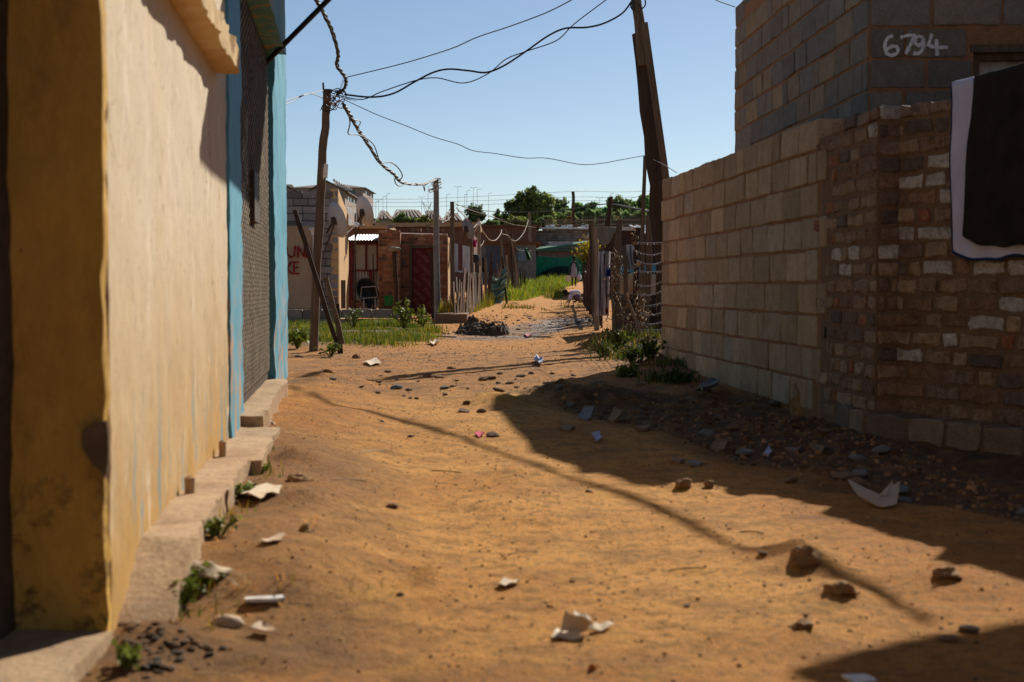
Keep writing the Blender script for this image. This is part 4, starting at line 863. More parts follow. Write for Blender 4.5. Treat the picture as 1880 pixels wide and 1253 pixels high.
# ---- left fence
FG = 'rough posts of the left fence'
b = MB(); A = ground_at(836, 592); B = ground_at(884, 566)
n = 22
for i in range(n):
    t = i / (n - 1); p = A.lerp(B, t); h = wz(492 + 6 * math.sin(i * 2.2), p.y) - p.z if True else 1; g = G(p.x, p.y) - .05
    b.gbox(V3((p.x - .03, p.y, g)), (B - A) / n * random.uniform(.55, .98), V3((.02, .0, 0)), V3((random.uniform(-.06, .06), 0, h + random.uniform(-.25, .06))), (1, 1, 5), random.choice([(.7, .55, .5), (.5, .4, .38), (1.0, .8, .7), (.9, .5, .4)]))
b.rough(.02, 2, 8).build('board_fence', m_wood, None, label='rough upright board fence beside the small brick house', cat='fence')
b = MB(); corr(b, flatx(833, 33.6), flatx(862, 36.5), wz(500, 34), wz(448, 34), wave=.12, amp=.015); b.build('tin_sheet', m_galv, None, label='pale corrugated tin panel above the board fence', cat='tin sheet')
b = MB(); b.gbox(W(841, 497, 33.5), V3((.10, .2, 0)), V3((0, .03, 0)), V3((0, 0, wz(447, 33.5) - wz(497, 33.5)))); b.build('maroon_slat', m_maroon, None, label='maroon slat across the pale tin panel', cat='slat')
post_list = [((831, 588), (830, 371), 32.6, 9, 8, m_wood, 'tall dark fence post nearest the concrete post, pale wires tied on'),
             ((868, 576), (864, 438), 39.5, 7, 7, m_wood, 'yellowish fence post in front of the small grey dish'),
             ((884, 568), (878, 402), 43, 7, 6, m_woodgrey, 'tall grey fence post just beyond the small grey dish'),
             ((876, 572), (873, 470), 41, 5, 5, m_wooddark, 'short dark fence post between the yellowish and the tall grey posts'),
             ((893, 560), (891, 475), 47, 5, 5, m_wood, 'low fence post just left of the green canvas'),
             ((934, 545), (930, 470), 58, 5, 5, m_woodgrey, 'pale-topped fence post right of the green canvas'),
             ((942, 540), (938, 428), 62, 5, 4, m_wooddark, 'tall dark fence post in the weeds beyond the green canvas'),
             ((949, 541), (948, 492), 61, 5, 4, m_woodgrey, 'short fence post in the weeds at the left alley edge'),
             ((922, 552), (920, 425), 55, 4, 4, m_wood, 'slim fence post standing behind the green canvas')]
for bs, tp_, D, w0, w1, mt, lb in post_list: timber('fence_post', lb, [bs, ((bs[0] + tp_[0]) / 2, (bs[1] + tp_[1]) / 2), tp_], D, w0, w1, mt, 'post', FG)
timber('leaning_pole', 'thin pale pole leaning over the left fence beyond the canvas', [(949, 500), (943, 462), (938, 440)], 60.5, 3, 3, m_woodgrey, 'pole')
for i in range(44):
    t = random.random(); D = 42 + t * 30; px = 884 + t * 82 + random.uniform(-4, 4); p = flatx(px, D); g = G(p.x, p.y)
    h = random.uniform(.8, 1.5); b = MB(); b.tube([V3((p.x, p.y, g - .1)), V3((p.x + random.uniform(-.06, .06), p.y, g + h * .5)), V3((p.x + random.uniform(-.12, .12), p.y, g + h))], [.03, .026, .02], 6)
    b.build('fence_stick', random.choice([m_wood, m_woodgrey, m_wooddark]), None, label='thin fence stick along the far left alley edge', cat='stick', group='thin sticks of the left fence')
# green canvas on a crossed frame
cv = E('canvas_screen', 'grey-green canvas slung over two dark sticks at the left alley edge', 'canvas screen', W(912, 558, 50))
def cvf(u, v):
    xl = 897 + 8 * v + (0 if v < .8 else 0); xr = 930 - 9 * (1 - v) + 3 * math.sin(v * 3); top = 505 - 18 * u ** 2 if u > .6 else 505 + 8 * math.sin(u * 5)
    py = 558 - (558 - top) * v; px = xl + (xr - xl) * u
    return W(px, py, 50 - .16 * math.sin(v * 21 + u * 3.2) * (1 - .3 * v) * .55 - .09 * math.sin(v * 37 - u * 4) - .25 * math.sin(u * math.pi))
b = MB(); b.sheet(cvf, 26, 60, th=.01); b.build('canvas', m_greencan, cv, True)
b = MB(); pole(b, [(893, 560), (900, 505), (903, 465)], 50.1, 50.1, 5, 4); b.build('stick', m_wooddark, cv, True)
b = MB(); pole(b, [(930, 556), (925, 500), (921, 470)], 50.1, 50.1, 4, 4); b.build('stick', m_wooddark, cv, True)
b = MB(); b.lathe(W(872, 474, 40.5), [(.001, -.14), (.12, -.12), (.14, 0), (.12, .1), (.001, .12)], 12); b.rough(.03, 6, 2); b.build('dark_bag', m_black, None, True, label='small black bag hanging on the left fence', cat='bag')
b = MB(); b.sheet(lambda u, v: W(867 + 8 * u, 454 - 14 * v, 42 - .08 * math.sin(u * 9 + v * 4)), 8, 8, th=.01); b.build('pink_cloth', M('pink_cloth', (.45, .02, .14), bump=0), None, label='bright pink cloth hanging behind the left fence', cat='cloth')
b = MB(); b.sheet(lambda u, v: W(962 + 7 * u + 6 * (1 - v), 478 - 22 * v, 66 - .2 * math.sin(u * 9 + v * 4)), 8, 8, th=.02); b.build('green_cloth', M('green_cloth', (.02, .16, .05), bump=0), None, label='green cloth hanging on the far left fence', cat='cloth')
ropes = [([(838, 382), (855, 400), (868, 418), (876, 412), (884, 416)], 33, 43, 'knotted pale rope looped over the small grey dish'),
         ([(883, 420), (898, 440), (910, 441), (919, 430), (921, 422)], 43, 55, 'pale rope sagging from the tall grey post to the slim post'),
         ([(921, 430), (933, 433), (941, 442), (950, 441), (960, 430), (966, 418), (970, 405)], 55, 66, 'pale rope rising in a loop at the far end of the left fence'),
         ([(832, 372), (870, 388), (905, 398), (940, 412), (985, 418)], 32.6, 90, 'long thin line sagging over the left fence'),
         ([(876, 458), (886, 448), (888, 442)], 43, 44, 'short pale rope end below the small grey dish'),
         ([(928, 420), (935, 437), (944, 441), (946, 452), (955, 460), (975, 461)], 60, 80, 'thin pale line tied among the far left posts')]
for pts, d0, d1, lb in ropes: cable('rope', lb, pts, d0, d1, .012 if 'thin' not in lb else .007, m_rope, 'rope')

# ---- right: big leaning pole and the fence
bp = E('leaning_utility_pole', 'thick dark leaning utility pole rising out of the top of the picture', 'utility pole', flatx(1222, 17))
b = MB(); pole(b, [(1226, 640), (1214, 430), (1196, 250), (1176, 62)], 17, 17, 38, 26, 12, .02); b.build('lower_pole', m_wooddark, bp, True)
b = MB(); pole(b, [(1182, 120), (1170, 10), (1160, -90)], 16.85, 16.85, 20, 18, 10, .03, ground=False); b.build('upper_pole', m_wood, bp, True)
b = MB(); b.beam(W(1236, 420, 16.6), W(1183, 42, 16.6), .075, .04, up=(0, 1, 0), n=8); b.build('stay_plank', m_wood, bp)
b = MB()
for s in ([(1160, -5), (1165, 20), (1158, 10), (1170, -8)], [(1182, -10), (1185, 8), (1178, 16), (1172, 6)], [(1158, 15), (1166, 4)]): b.tube(smooth_pts([W(x, y, 16.7) for x, y in s], 6), .009, 6)
b.build('cable_loop', m_black, None, True, label='cable loops tied near the top of the leaning utility pole', cat='cable')
timber('slim_post', 'tall slim brown post just left of the leaning utility pole', [(1178, 610), (1179, 440), (1184, 286)], 18, 10, 7, m_wood, 'post', wob=.02)
cable('power_cable', 'short wire touching the upper left corner of the block building', [(1300, -8), (1318, 2), (1349, 13)], 14.5, 13.75, .005)
RG = 'rough posts of the right fence'
rp = [([(1095, 606), (1095, 500), (1092, 416)], 25.2, 10, 9, m_woodgrey, 'pale upright post at the alley end of the khaki tarp'),
      ([(1140, 634), (1128, 540), (1138, 404)], 18.6, 36, 10, m_wood, 'thick tapering trunk post wound with dry vines'),
      ([(1170, 640), (1167, 520), (1171, 418)], 17.6, 13, 11, m_black and m_wooddark, 'thick black post holding the barbed wire'),
      ([(1152, 640), (1150, 560), (1148, 470)], 18.2, 10, 8, m_wood, 'thin crooked post between the trunk post and the black post'),
      ([(1186, 630), (1190, 500), (1193, 396)], 18.8, 9, 13, m_wood, 'rough post topped with a knot behind the black post'),
      ([(1112, 440), (1118, 400), (1122, 362)], 27, 9, 8, m_wooddark, 'dark post leaning above the khaki tarp'),
      ([(1084, 560), (1086, 480), (1083, 412)], 36, 6, 5, m_wooddark, 'dark stick post beside the yellow-green shrub'),
      ([(1090, 590), (1089, 500), (1088, 408)], 29, 5, 5, m_wood, 'thin brown stick just left of the pale upright post'),
      ([(1078, 552), (1079, 520), (1077, 470)], 44, 6, 5, m_wooddark, 'short dark stick under the yellow-green shrub'),
      ([(1182, 645), (1168, 590), (1152, 548)], 16.4, 7, 5, m_woodgrey, 'pale stick lying slanted at the foot of the right fence')]
for pts, D, w0, w1, mt, lb in rp: timber('fence_post', lb, pts, D, w0, w1, mt, 'post', RG, ground='Above' not in lb and 'above' not in lb)
for i in range(14):
    t = random.random(); D = 30 + 26 * t; px = 1092 - 18 * t + random.uniform(-3, 4); p = flatx(px, D); g = G(p.x, p.y); h = random.uniform(1.0, 1.9)
    b = MB(); b.tube([V3((p.x, p.y, g - .1)), V3((p.x + random.uniform(-.05, .05), p.y, g + h * .5)), V3((p.x + random.uniform(-.1, .1), p.y, g + h))], [.035, .03, .022], 6)
    b.build('fence_stick', random.choice([m_wood, m_wooddark, m_wooddark]), None, label='thin dark stick along the far right alley edge', cat='stick', group='thin sticks of the right fence')
b = MB(); b.sheet(lambda u, v: W(1096 + 39 * u, 415 + 4 * u + (10 + 24 * math.sin(min(1, u * 1.15 + .12) * math.pi) ** .7) * (1 - v), 25 - 1.6 * u - .25 * math.sin(u * math.pi) * (1 - v) - .03 * math.sin(u * 14)), 26, 12, th=.01); b.build('khaki_tarp', m_tarp, None, True, label='sagging khaki tarp slung between the right fence posts', cat='tarp')
b = MB(); b.sheet(lambda u, v: W(1100 + 20 * u - 5 * (1 - v) * (1 - u * .4), 580 - 118 * v, 24.3 - .05 * math.sin(u * 12 + v * 5) - .04 * math.sin(u * 23)), 20, 24, th=.008); b.build('hanging_sheet', M('grey_white_cloth', (.40, .40, .42), (.28, .28, .31), ns=8, bump=.1), None, True, label='grey-white sheet hanging beside the pale upright post', cat='sheet')
b = MB(); b.sheet(lambda u, v: W(1150 + 12 * u, 496 - 46 * v, 18.9 - .03 * math.sin(u * 12 + v * 5)), 10, 10, th=.006); b.build('hanging_sheet', M('pale_blue_cloth', (.36, .40, .46), bump=.1), None, True, label='small pale bluish rag hanging behind the dry vines', cat='sheet')
b = MB(); b.sheet(lambda u, v: W(1113 + 8 * u, 508 - 15 * v, 23.5 - .05 * math.sin(u * 9)), 8, 8, th=.01); b.build('blue_rag', M('royal_blue', (.01, .03, .22), bump=0), None, label='deep blue rag on the right fence', cat='rag')
b = MB(); b.sheet(lambda u, v: W(1111 + 5 * u, 577 - 12 * v, 23.4 - .05 * math.sin(u * 9)), 8, 8, th=.01); b.build('red_rag', M('red_rag_cloth', (.35, .03, .02), bump=0), None, label='small red rag low on the right fence', cat='rag')
rs = E('board_shack', 'dark board shack with a blue rail behind the right fence', 'shack', flatx(1215, 20))
b = MB()
for i in range(14):
    x0 = 1150 + i * 12; b.gbox(W(x0, 640, 20.4 + .03 * (i % 2)), V3((px2m(11.3, 20.4), 0, 0)), V3((0, .03, 0)), V3((0, 0, wz(428, 20.4) - wz(640, 20.4))), col=random.choice([(1, 1, 1), (1.6, 1.4, 1.3), (.7, .7, .7)]))
b.build('board_wall', m_wooddark, rs)
b = MB(); b.gbox(W(1150, 640, 20.5), V3((0, 3, 0)), V3((.04, 0, 0)), V3((0, 0, 1.5))); b.build('side_wall', m_wooddark, rs)
b = MB(); b.sheet(lambda u, v: W(1186 + 150 * u, 430, 20.1) + V3((0, 3 * v, .25 * v + .012 * math.sin(u * 70))), 60, 1); b.build('roof', m_galv, rs)
b = MB(); b.beam(W(1138, 497, 19.2), W(1240, 489, 19.2), .09, .05, up=(0, 1, 0)); b.build('blue_rail', M('blue_rail_paint', (.08, .34, .55), bump=.2), rs)
for x0, x1, y0, y1, mt in ((1136, 1163, 541, 502, M('brown_board', (.42, .29, .19), (.34, .22, .14), ns=4, stretch=(3, 3, .4))), (1164, 1192, 540, 500, m_wood), (1193, 1222, 541, 504, M('pale_board', (.42, .34, .26), (.30, .23, .17), ns=4, stretch=(3, 3, .4))), (1150, 1204, 608, 542, m_wooddark), (1204, 1224, 570, 541, m_woodgrey)):
    b = MB(); b.gbox(W(x0, y0, 19.3), V3((px2m(x1 - x0, 19.3), 0, 0)), V3((0, .03, 0)), V3((0, 0, px2m(y0 - y1, 19.3)))); b.build('board_panel', mt, rs)
for i, y in enumerate((446, 463, 480, 499, 516, 533, 557, 573, 590, 606)):
    pts = []
    for k in range(6): pts.append((1168 + 54 * k / 5, y - 2 + 7 * math.sin(k / 5 * math.pi) * (1 if i % 3 else .3) + (8 - 9 * k / 5 if 3 < i < 7 else 0)))
    bw = MB(); cable('', '', pts, 17.5, 14.2 if y > 340 else 17, .003, mb=bw, k=5)
    for k in range(9):
        t = (k + .5) / 9; p = W(1168 + 54 * t, y + 1 + 5 * math.sin(t * math.pi) * (1 if i % 3 else .3) + (8 - 9 * t if 3 < i < 7 else 0), 17.5 - 3.3 * t)
        for s in range(3): d = V3((random.uniform(-1, 1), random.uniform(-1, 1), random.uniform(-1, 1))).normalized() * .013; bw.tube([p - d, p + d], .002, 4)
    bw.build('barbed_wire', m_galv, None, label='strand of barbed wire between the black post and the garden wall', cat='wire', group='barbed wire strands of the right fence')
def tangle(label, px, py, D, wpx, hpx, n, r=.007, seed=1):
    st = random.getstate(); random.seed(seed); b = MB()
    for i in range(n):
        x, y = px + random.gauss(0, wpx * .3), py + random.uniform(-.5, .5) * hpx; P = []; a = random.uniform(0, 6.3)
        for t in range(random.randint(4, 8)):
            P.append(W(x, y, D + random.uniform(-.12, .12))); a += random.uniform(-1, 1); x += math.cos(a) * wpx * .10; y += math.sin(a) * wpx * .16
        c = random.choice([(1, 1, 1), (1.6, 1.5, 1.3), (.6, .55, .5), (2.2, 2.1, 1.9)]); b.tube(smooth_pts(P, 3), r * random.uniform(.5, 1.2), 4, c)
        if random.random() < .7:
            q = P[-1]; d = [V3((random.uniform(-1, 1), random.uniform(-1, 1), random.uniform(-1, 1))) * .035 for _ in range(2)]; b.add([q, q + d[0], q + d[0] + d[1], q + d[1] * .8], [(0, 1, 2, 3)], (c[0] * 1.1, c[1], c[2] * .9))
    random.setstate(st); return b.build('dry_vine', m_vine, None, True, label=label, cat='vine')
tangle('dry vine wound round the trunk post of the right fence', 1131, 520, 18.3, 20, 120, 60, .006, seed=4)
tangle('dry vine climbing the black post of the right fence', 1166, 510, 17.4, 10, 170, 40, .005, seed=5)
tangle('dry vine heaped at the foot of the black post', 1172, 590, 17.2, 30, 70, 60, .007, seed=6)
tangle('dry vine hanging below the brown boards right of the black post', 1150, 575, 18.0, 18, 60, 22, .006, seed=7)

b = MB(); rr = random.Random(3); A = V3((1.66, 26.2, 0)); B = V3((2.45, 49, 0)); n = 90
for i in range(n):
    if rr.random() < .3: continue
    p = A.lerp(B, (i + rr.uniform(-.2, .2)) / n); h = rr.uniform(1.0, 1.85); g = G(p.x, p.y) - .05
    b.gbox(V3((p.x, p.y, g)), (B - A) / n * rr.uniform(.5, 1.0), V3((.025, 0, 0)), V3((rr.uniform(-.06, .06), rr.uniform(-.1, .1), h)), (1, 1, 4), rr.choice([(1, 1, 1), (1.7, 1.5, 1.3), (.7, .7, .7), (2.3, 1.9, 1.6)]))
b.beam(A + V3((.04, 0, G(A.x, A.y) + .7)), B + V3((.04, 0, G(B.x, B.y) + .7)), .06, .03, n=30); b.rough(.03, 2, 8).build('board_fence', m_wooddark, None, label='dark gappy fence of old boards along the right alley edge beyond the tarp', cat='fence')
# ------------------------------------------------------------------ far background
def nmesh(name, vs, fs_size, mat, cols, parent=None, loc=None, **kw):
    """fast mesh of equal-sized faces (fs_size verts each, in order)"""
    vs = np.asarray(vs, np.float32).reshape(-1, 3); n = len(vs) // fs_size
    base = np.array([*(loc if loc is not None else (vs.mean(0)[0], vs.mean(0)[1], vs[:, 2].min()))], np.float32)
    me = bpy.data.meshes.new(name); me.vertices.add(len(vs)); me.vertices.foreach_set('co', (vs - base).ravel())
    me.loops.add(len(vs)); me.loops.foreach_set('vertex_index', np.arange(len(vs), dtype=np.int32))
    me.polygons.add(n); me.polygons.foreach_set('loop_start', np.arange(n, dtype=np.int32) * fs_size)
    me.update(calc_edges=True); me.materials.append(mat)
    at = me.attributes.new('col', 'FLOAT_COLOR', 'FACE'); c = np.ones((n, 4), np.float32); c[:, :3] = cols; at.data.foreach_set('color', c.ravel())
    o = bpy.data.objects.new(name, me); COL.objects.link(o)
    if parent is not None: o.parent = parent; o.location = V3(base.tolist()) - PW(parent)
    else: o.location = base.tolist()
    if kw: tag(o, **kw)
    return o
def leaves(C, size, rng, up=.3, asp=.55):
    n = len(C); a = rng.normal(size=(n, 3)); a /= np.linalg.norm(a, axis=1)[:, None]
    r = rng.normal(size=(n, 3)); b = np.cross(a, r); b /= np.linalg.norm(b, axis=1)[:, None]
    s = (size * rng.uniform(.6, 1.3, n))[:, None]; a = a * s; b = b * s * asp
    return np.stack([C - a, C - b * .9 - a * .1, C + a, C + b], 1)
def tree(label, base, blobs, nleaf, ls, tint, seed, group=None, cat='tree', name='tree', trunk=True, lobes=9):
    """blobs: (dx, dz, rx, rz) in metres around the base"""
    rng = np.random.default_rng(seed); t = E(name, label, cat, base, group); B = np.array(base)
    tot = sum(q[2] * q[2] * q[3] for q in blobs); P = []; Cc = []
    for (dx, dz, rx, rz) in blobs:
        k = max(60, int(nleaf * rx * rx * rz / tot)); nl = lobes
        lc = rng.normal(size=(nl, 3)); lc /= np.linalg.norm(lc, axis=1)[:, None]; lc *= rng.uniform(.25, .8, nl)[:, None]; lr = rng.uniform(.32, .62, nl); lt = rng.uniform(.55, 1.5, nl)
        w = rng.integers(0, nl, k); d = rng.normal(size=(k, 3)); d /= np.linalg.norm(d, axis=1)[:, None]; d *= (rng.random(k) ** .45)[:, None]
        q = lc[w] + d * lr[w][:, None]
        P.append(np.stack([B[0] + dx + q[:, 0] * rx, B[1] + q[:, 1] * rx, B[2] + dz + q[:, 2] * rz], 1)); Cc.append(lt[w] * rng.uniform(.75, 1.25, k))
    P = np.concatenate(P); Cc = np.concatenate(Cc)
    cols = np.stack([Cc * tint[0], Cc * tint[1], Cc * tint[2]], 1)
    nmesh('crown', leaves(P, ls, rng), 4, m_tree, cols, t)
    if trunk:
        b = MB(); top = max(q[1] for q in blobs); r = top * .022 + .04
        b.tube([V3(base) + V3((0, 0, -.5)), V3(base) + V3((r, 0, top * .4)), V3(base) + V3((-r, 0, top * .8))], [r * 1.4, r, r * .5], 7)
        for (dx, dz, rx, rz) in blobs[:6]: b.tube([V3(base) + V3((0, 0, top * .35)), V3(base) + V3((dx * .6, 0, dz * .75)), V3(base) + V3((dx, 0, dz))], [r * .7, r * .45, r * .2], 5)
        b.build('trunk', m_bark, t)
    return t
def ptree(label, px, ptop, wpx, pbase, D, nleaf, ls, tint, seed, shape='round', **kw):
    x = W(px, 400, D).x; g = G(x, D); zt = wz(ptop, D) - g; w = px2m(wpx, D); zb = max(wz(pbase, D) - g, .3)
    rng = random.Random(seed); h = zt - zb
    if shape == 'round': bl = [(rng.uniform(-.28, .28) * w, zb + h * rng.uniform(.25, .72), w * rng.uniform(.22, .34), h * rng.uniform(.24, .34)) for _ in range(7)] + [(0, zb + h * .5, w * .4, h * .5), (rng.uniform(-.1, .1) * w, zt - h * .18, w * .2, h * .2)]
    elif shape == 'cone': bl = [(rng.uniform(-.05, .05) * w, zb + h * q, w * (.52 - .42 * q), h * .2) for q in (.15, .35, .55, .73, .88)]
    else: bl = shape(w, zb, h)
    return tree(label, (x, D, g), bl, nleaf, ls, tint, seed, **kw)
def bigshape(w, zb, h):
    return [(.06 * w, zb + .80 * h, .12 * w, .20 * h), (-.08 * w, zb + .66 * h, .2 * w, .2 * h), (.22 * w, zb + .6 * h, .22 * w, .24 * h), (.36 * w, zb + .55 * h, .16 * w, .22 * h), (-.28 * w, zb + .45 * h, .24 * w, .28 * h),
            (0, zb + .4 * h, .34 * w, .34 * h), (-.38 * w, zb + .2 * h, .2 * w, .22 * h), (.3 * w, zb + .3 * h, .24 * w, .3 * h), (-.1 * w, zb + .15 * h, .4 * w, .18 * h)]
ptree('tallest broad tree with an uneven rounded crown beyond the low roofs', 971, 338, 98, 425, 165, 13000, .24, (1.15, 1.2, .95), 1, bigshape)
ptree('small dark tree standing alone left of the tallest tree', 871, 372, 40, 428, 150, 2200, .2, (.6, .78, .75), 2)
ptree('slim dark tree just left of the tallest tree', 914, 384, 22, 424, 160, 900, .2, (.7, .85, .7), 3)
sh_ = [(742, 391, 52, 424, 'green shrub behind the brick house roof, left and larger of two'), (783, 396, 34, 424, 'yellower smaller shrub behind the brick house roof by the concrete post'), (898, 404, 40, 430, 'low dark shrub at the foot of the small lone tree'),
       (948, 396, 40, 428, 'pale green shrub under the left side of the tallest tree'), (1003, 396, 44, 426, 'round green shrub under the right side of the tallest tree'), (690, 402, 22, 424, 'small dark shrub beside the farther satellite dish')]
for i, (px, pt, w, pb, lb) in enumerate(sh_): ptree(lb, px, pt, w, pb, 140, 1500, .2, (1.2, 1.2, .8) if i in (1, 3) else (.8, 1, .8), 20 + i, cat='shrub', name='shrub')
R2 = random.Random(5)
protos = []
for i in range(26):
    px = 1016 + i * 8.2 + R2.uniform(-5, 5); pt = 384 - 14 * math.sin(i * .9) ** 2 - (12 if i > 14 else 0) - (10 if i > 20 else 0) + R2.uniform(-6, 6); D = R2.uniform(205, 240)
    ptree('dark green tree of the grove on the far hillside', px, pt, R2.uniform(34, 50), 424, D, 2200, .32, (1.0 + R2.uniform(-.15, .3), 1.2 + R2.uniform(-.12, .3), 1.15), 60 + i, R2.choice(['cone', 'round', 'round']), group='trees of the grove on the far hillside', trunk=True, lobes=6)
for px, pt, D in ((1188, 356, 238), (1200, 352, 240), (1176, 362, 236)): ptree('dark green tree of the grove on the far hillside', px, pt, 42, 424, D, 2200, .32, (1.0, 1.2, 1.15), int(px), 'round', group='trees of the grove on the far hillside', lobes=6)
for k in range(14):
    ptree('dark green tree of the grove on the far hillside', 1012 + k * 14 + R2.uniform(-4, 4), R2.uniform(383, 391), R2.uniform(26, 38), 424, R2.uniform(185, 198), 1200, .3, (.9 + R2.uniform(-.15, .3), 1.1 + R2.uniform(-.1, .3), 1.0), 300 + k, 'round', group='trees of the grove on the far hillside', lobes=6)
for px in (1046, 1132): ptree(['reddish dry bush at the foot of the tall dark wooden mast', 'brownish dry bush near the right of the far grove'][px > 1100], px, 398, 16, 424, 190, 500, .25, (1.9, 1.0, .7), px, cat='bush', name='bush', trunk=True)
# flats on the hill
m_flat = M('flats_render', (.36, .27, .22), (.32, .24, .2), ns=.3, bump=0, fine=.03)
m_tile = M('roof_tile', (.21, .165, .135), (.17, .13, .105), ns=.5, bs=3, bump=.2, fine=.1)
m_geys = M('solar_panel', (.03, .035, .06), bump=0, fine=0, rough=.3)
def flats(label, pl, pc, pr, peave, pridge, D, roof, Dside=26, floors=4):
    t = E('apartment_block', label, 'apartment block', flatx(pc, D) + V3((0, 0, G(W(pc, 400, D).x, D))))
    L0, C0 = flatx(pl, D), flatx(pc, D); Rr = flatx(pr, D + Dside); ze = wz(peave, D); zr = wz(pridge, D); g = G(C0.x, D) - 2; B0 = Rr + (L0 - C0)
    b = MB(); b.prism([L0 + V3((0, 0, g)), C0 + V3((0, 0, g)), Rr + V3((0, 0, g)), B0 + V3((0, 0, g))], (0, 0, ze - g))
    if roof == 'gable':
        mid = (L0 + C0) / 2; mb_ = (B0 + Rr) / 2
        b.add([L0 + V3((0, 0, ze)), C0 + V3((0, 0, ze)), mid + V3((0, 0, zr))], [(0, 1, 2)])
    b.build('wall', m_flat, t)
    b = MB(); up = V3((0, 0, 1)); ov = .9; u = (C0 - L0).normalized(); w = (Rr - C0).normalized()
    if roof == 'gable':
        f0 = mid - w * ov + up * (zr + .1); f1 = mb_ + w * ov + up * (zr + .1)
        for s, e0, e1 in ((1, C0, Rr), (-1, L0, B0)):
            q0 = e0 + u * s * ov - w * ov + up * (ze - .3); q1 = e1 + u * s * ov + w * ov + up * (ze - .3); b.prism([f0, f1, q1, q0], (0, 0, .25))
    else:
        inset = min((Rr - C0).length, (C0 - L0).length) * .5; m0 = (L0 + B0) / 2 + u * inset + up * zr; m1 = (C0 + Rr) / 2 - u * inset + up * zr
        e = [L0 - u * ov - w * ov, C0 + u * ov - w * ov, Rr + u * ov + w * ov, B0 - u * ov + w * ov]; e = [q + up * (ze - .15) for q in e]
        b.add([*e, m0, m1], [(0, 1, 5, 4), (1, 2, 5), (2, 3, 4, 5), (3, 0, 4), (3, 2, 1, 0)])
    rf = b.build('roof', m_tile, t)
    b = MB()
    if roof == 'gable':
        for k in range(4):
            p = mid.lerp(mb_, .15 + k * .18) + u * (C0 - L0).length * .16; zz = zr + (ze - zr) * .32 + .4
            b.lathe(p + up * (zz + .9), [(.001, -.8), (.35, -.8), (.35, .8), (.001, .8)], 8, axis=w); b.gbox(p + u * .5 + up * (zz - .3), w * 1.6, u * 2, up * .15)
        b.build('water_heater', m_white, rf)
    fh = 2.8
    for k in range(floors):
        z = ze - 1.9 - k * fh
        for s in (.22, .42, .72):
            if roof == 'hip' and s == .42: continue
            p = C0.lerp(Rr, s); b = MB(); nrm = V3((w.y, -w.x, 0)); b.gbox(p + nrm * .04 + up * z, w * Dside * .10, -nrm * .1, up * 1.3); wn_ = b.build('window', m_white, t)
            b = MB(); b.gbox(p + nrm * .06 + w * .25 + up * (z + .15), w * (Dside * .10 - .5), -nrm * .02, up * 1.0); b.build('pane', m_glass, wn_)
        if roof == 'hip':
            p = C0.lerp(L0, .18 * 12 / max(12, (C0 - L0).length)); b = MB(); b.gbox(p + V3((0, -.05, z)), -u * 2.0, V3((0, .1, 0)), up * 1.2); b.build('window', m_glass, t)
flats('gabled apartment block on the hill with solar water heaters on its roof', 568, 634, 655, 352, 334, 340, 'gable', 26)
flats('hip-roofed apartment block on the hill, rightmost and tallest', 540, 667, 686, 344, 330, 395, 'hip', 26)
flats('apartment block mostly hidden behind the blue pillar on the hill', 470, 541, 548, 350, 335, 330, 'gable', 14)
# tiled houses below them
m_redtile = M('red_roof_tile', (.30, .15, .12), (.26, .14, .11), ns=.6, bump=.1, bs=4); m_pwall = M('pale_house_wall', (.50, .42, .33), bump=0, fine=.05)
hs = [(690, 720, 386, 'leftmost small tiled-roof house on the far slope'), (718, 778, 384, 'wide tiled-roof house on the far slope behind the green shrub'), (776, 812, 386, 'tiled-roof house on the far slope behind the concrete post'), (812, 850, 389, 'rightmost tiled-roof house on the far slope beside the lone tree')]
for i, (x0, x1, pr_, lb) in enumerate(hs):
    D = 262 + 4 * (i % 2); A, B = flatx(x0, D), flatx(x1, D); g = G(A.x, D); t = E('tiled_house', lb, 'house', (A + B) / 2 + V3((0, 0, g))); zr = wz(pr_, D); ze = zr - 1.7
    b = MB(); b.gbox(A + V3((.4, 1, g - 3)), B - A - V3((.8, 0, 0)), V3((0, 7, 0)), V3((0, 0, ze - g + 3))); b.build('wall', m_pwall, t)
    b = MB(); A2, B2 = A + V3((0, 0, ze)), B + V3((0, 0, ze)); r0, r1 = A + V3((1.2, 4.5, zr)), B + V3((-1.2, 4.5, zr))
    b.add([A2, B2, B2 + V3((0, 9, 0)), A2 + V3((0, 9, 0)), r0, r1], [(0, 1, 5, 4), (1, 2, 5), (2, 3, 4, 5), (3, 0, 4), (3, 2, 1, 0)]); rf = b.build('roof', m_redtile, t)
    n = int((x1 - x0) / 7); b = MB()
    for k in range(n):
        q = A2.lerp(B2, (k + .5) / n); q2 = r0.lerp(r1, (k + .5) / n); b.beam(q + V3((0, -.02, .12)), q2 + V3((-.6, -.1, .12)), .32, .08)
    b.build('ridge_strip', m_pwall, rf)
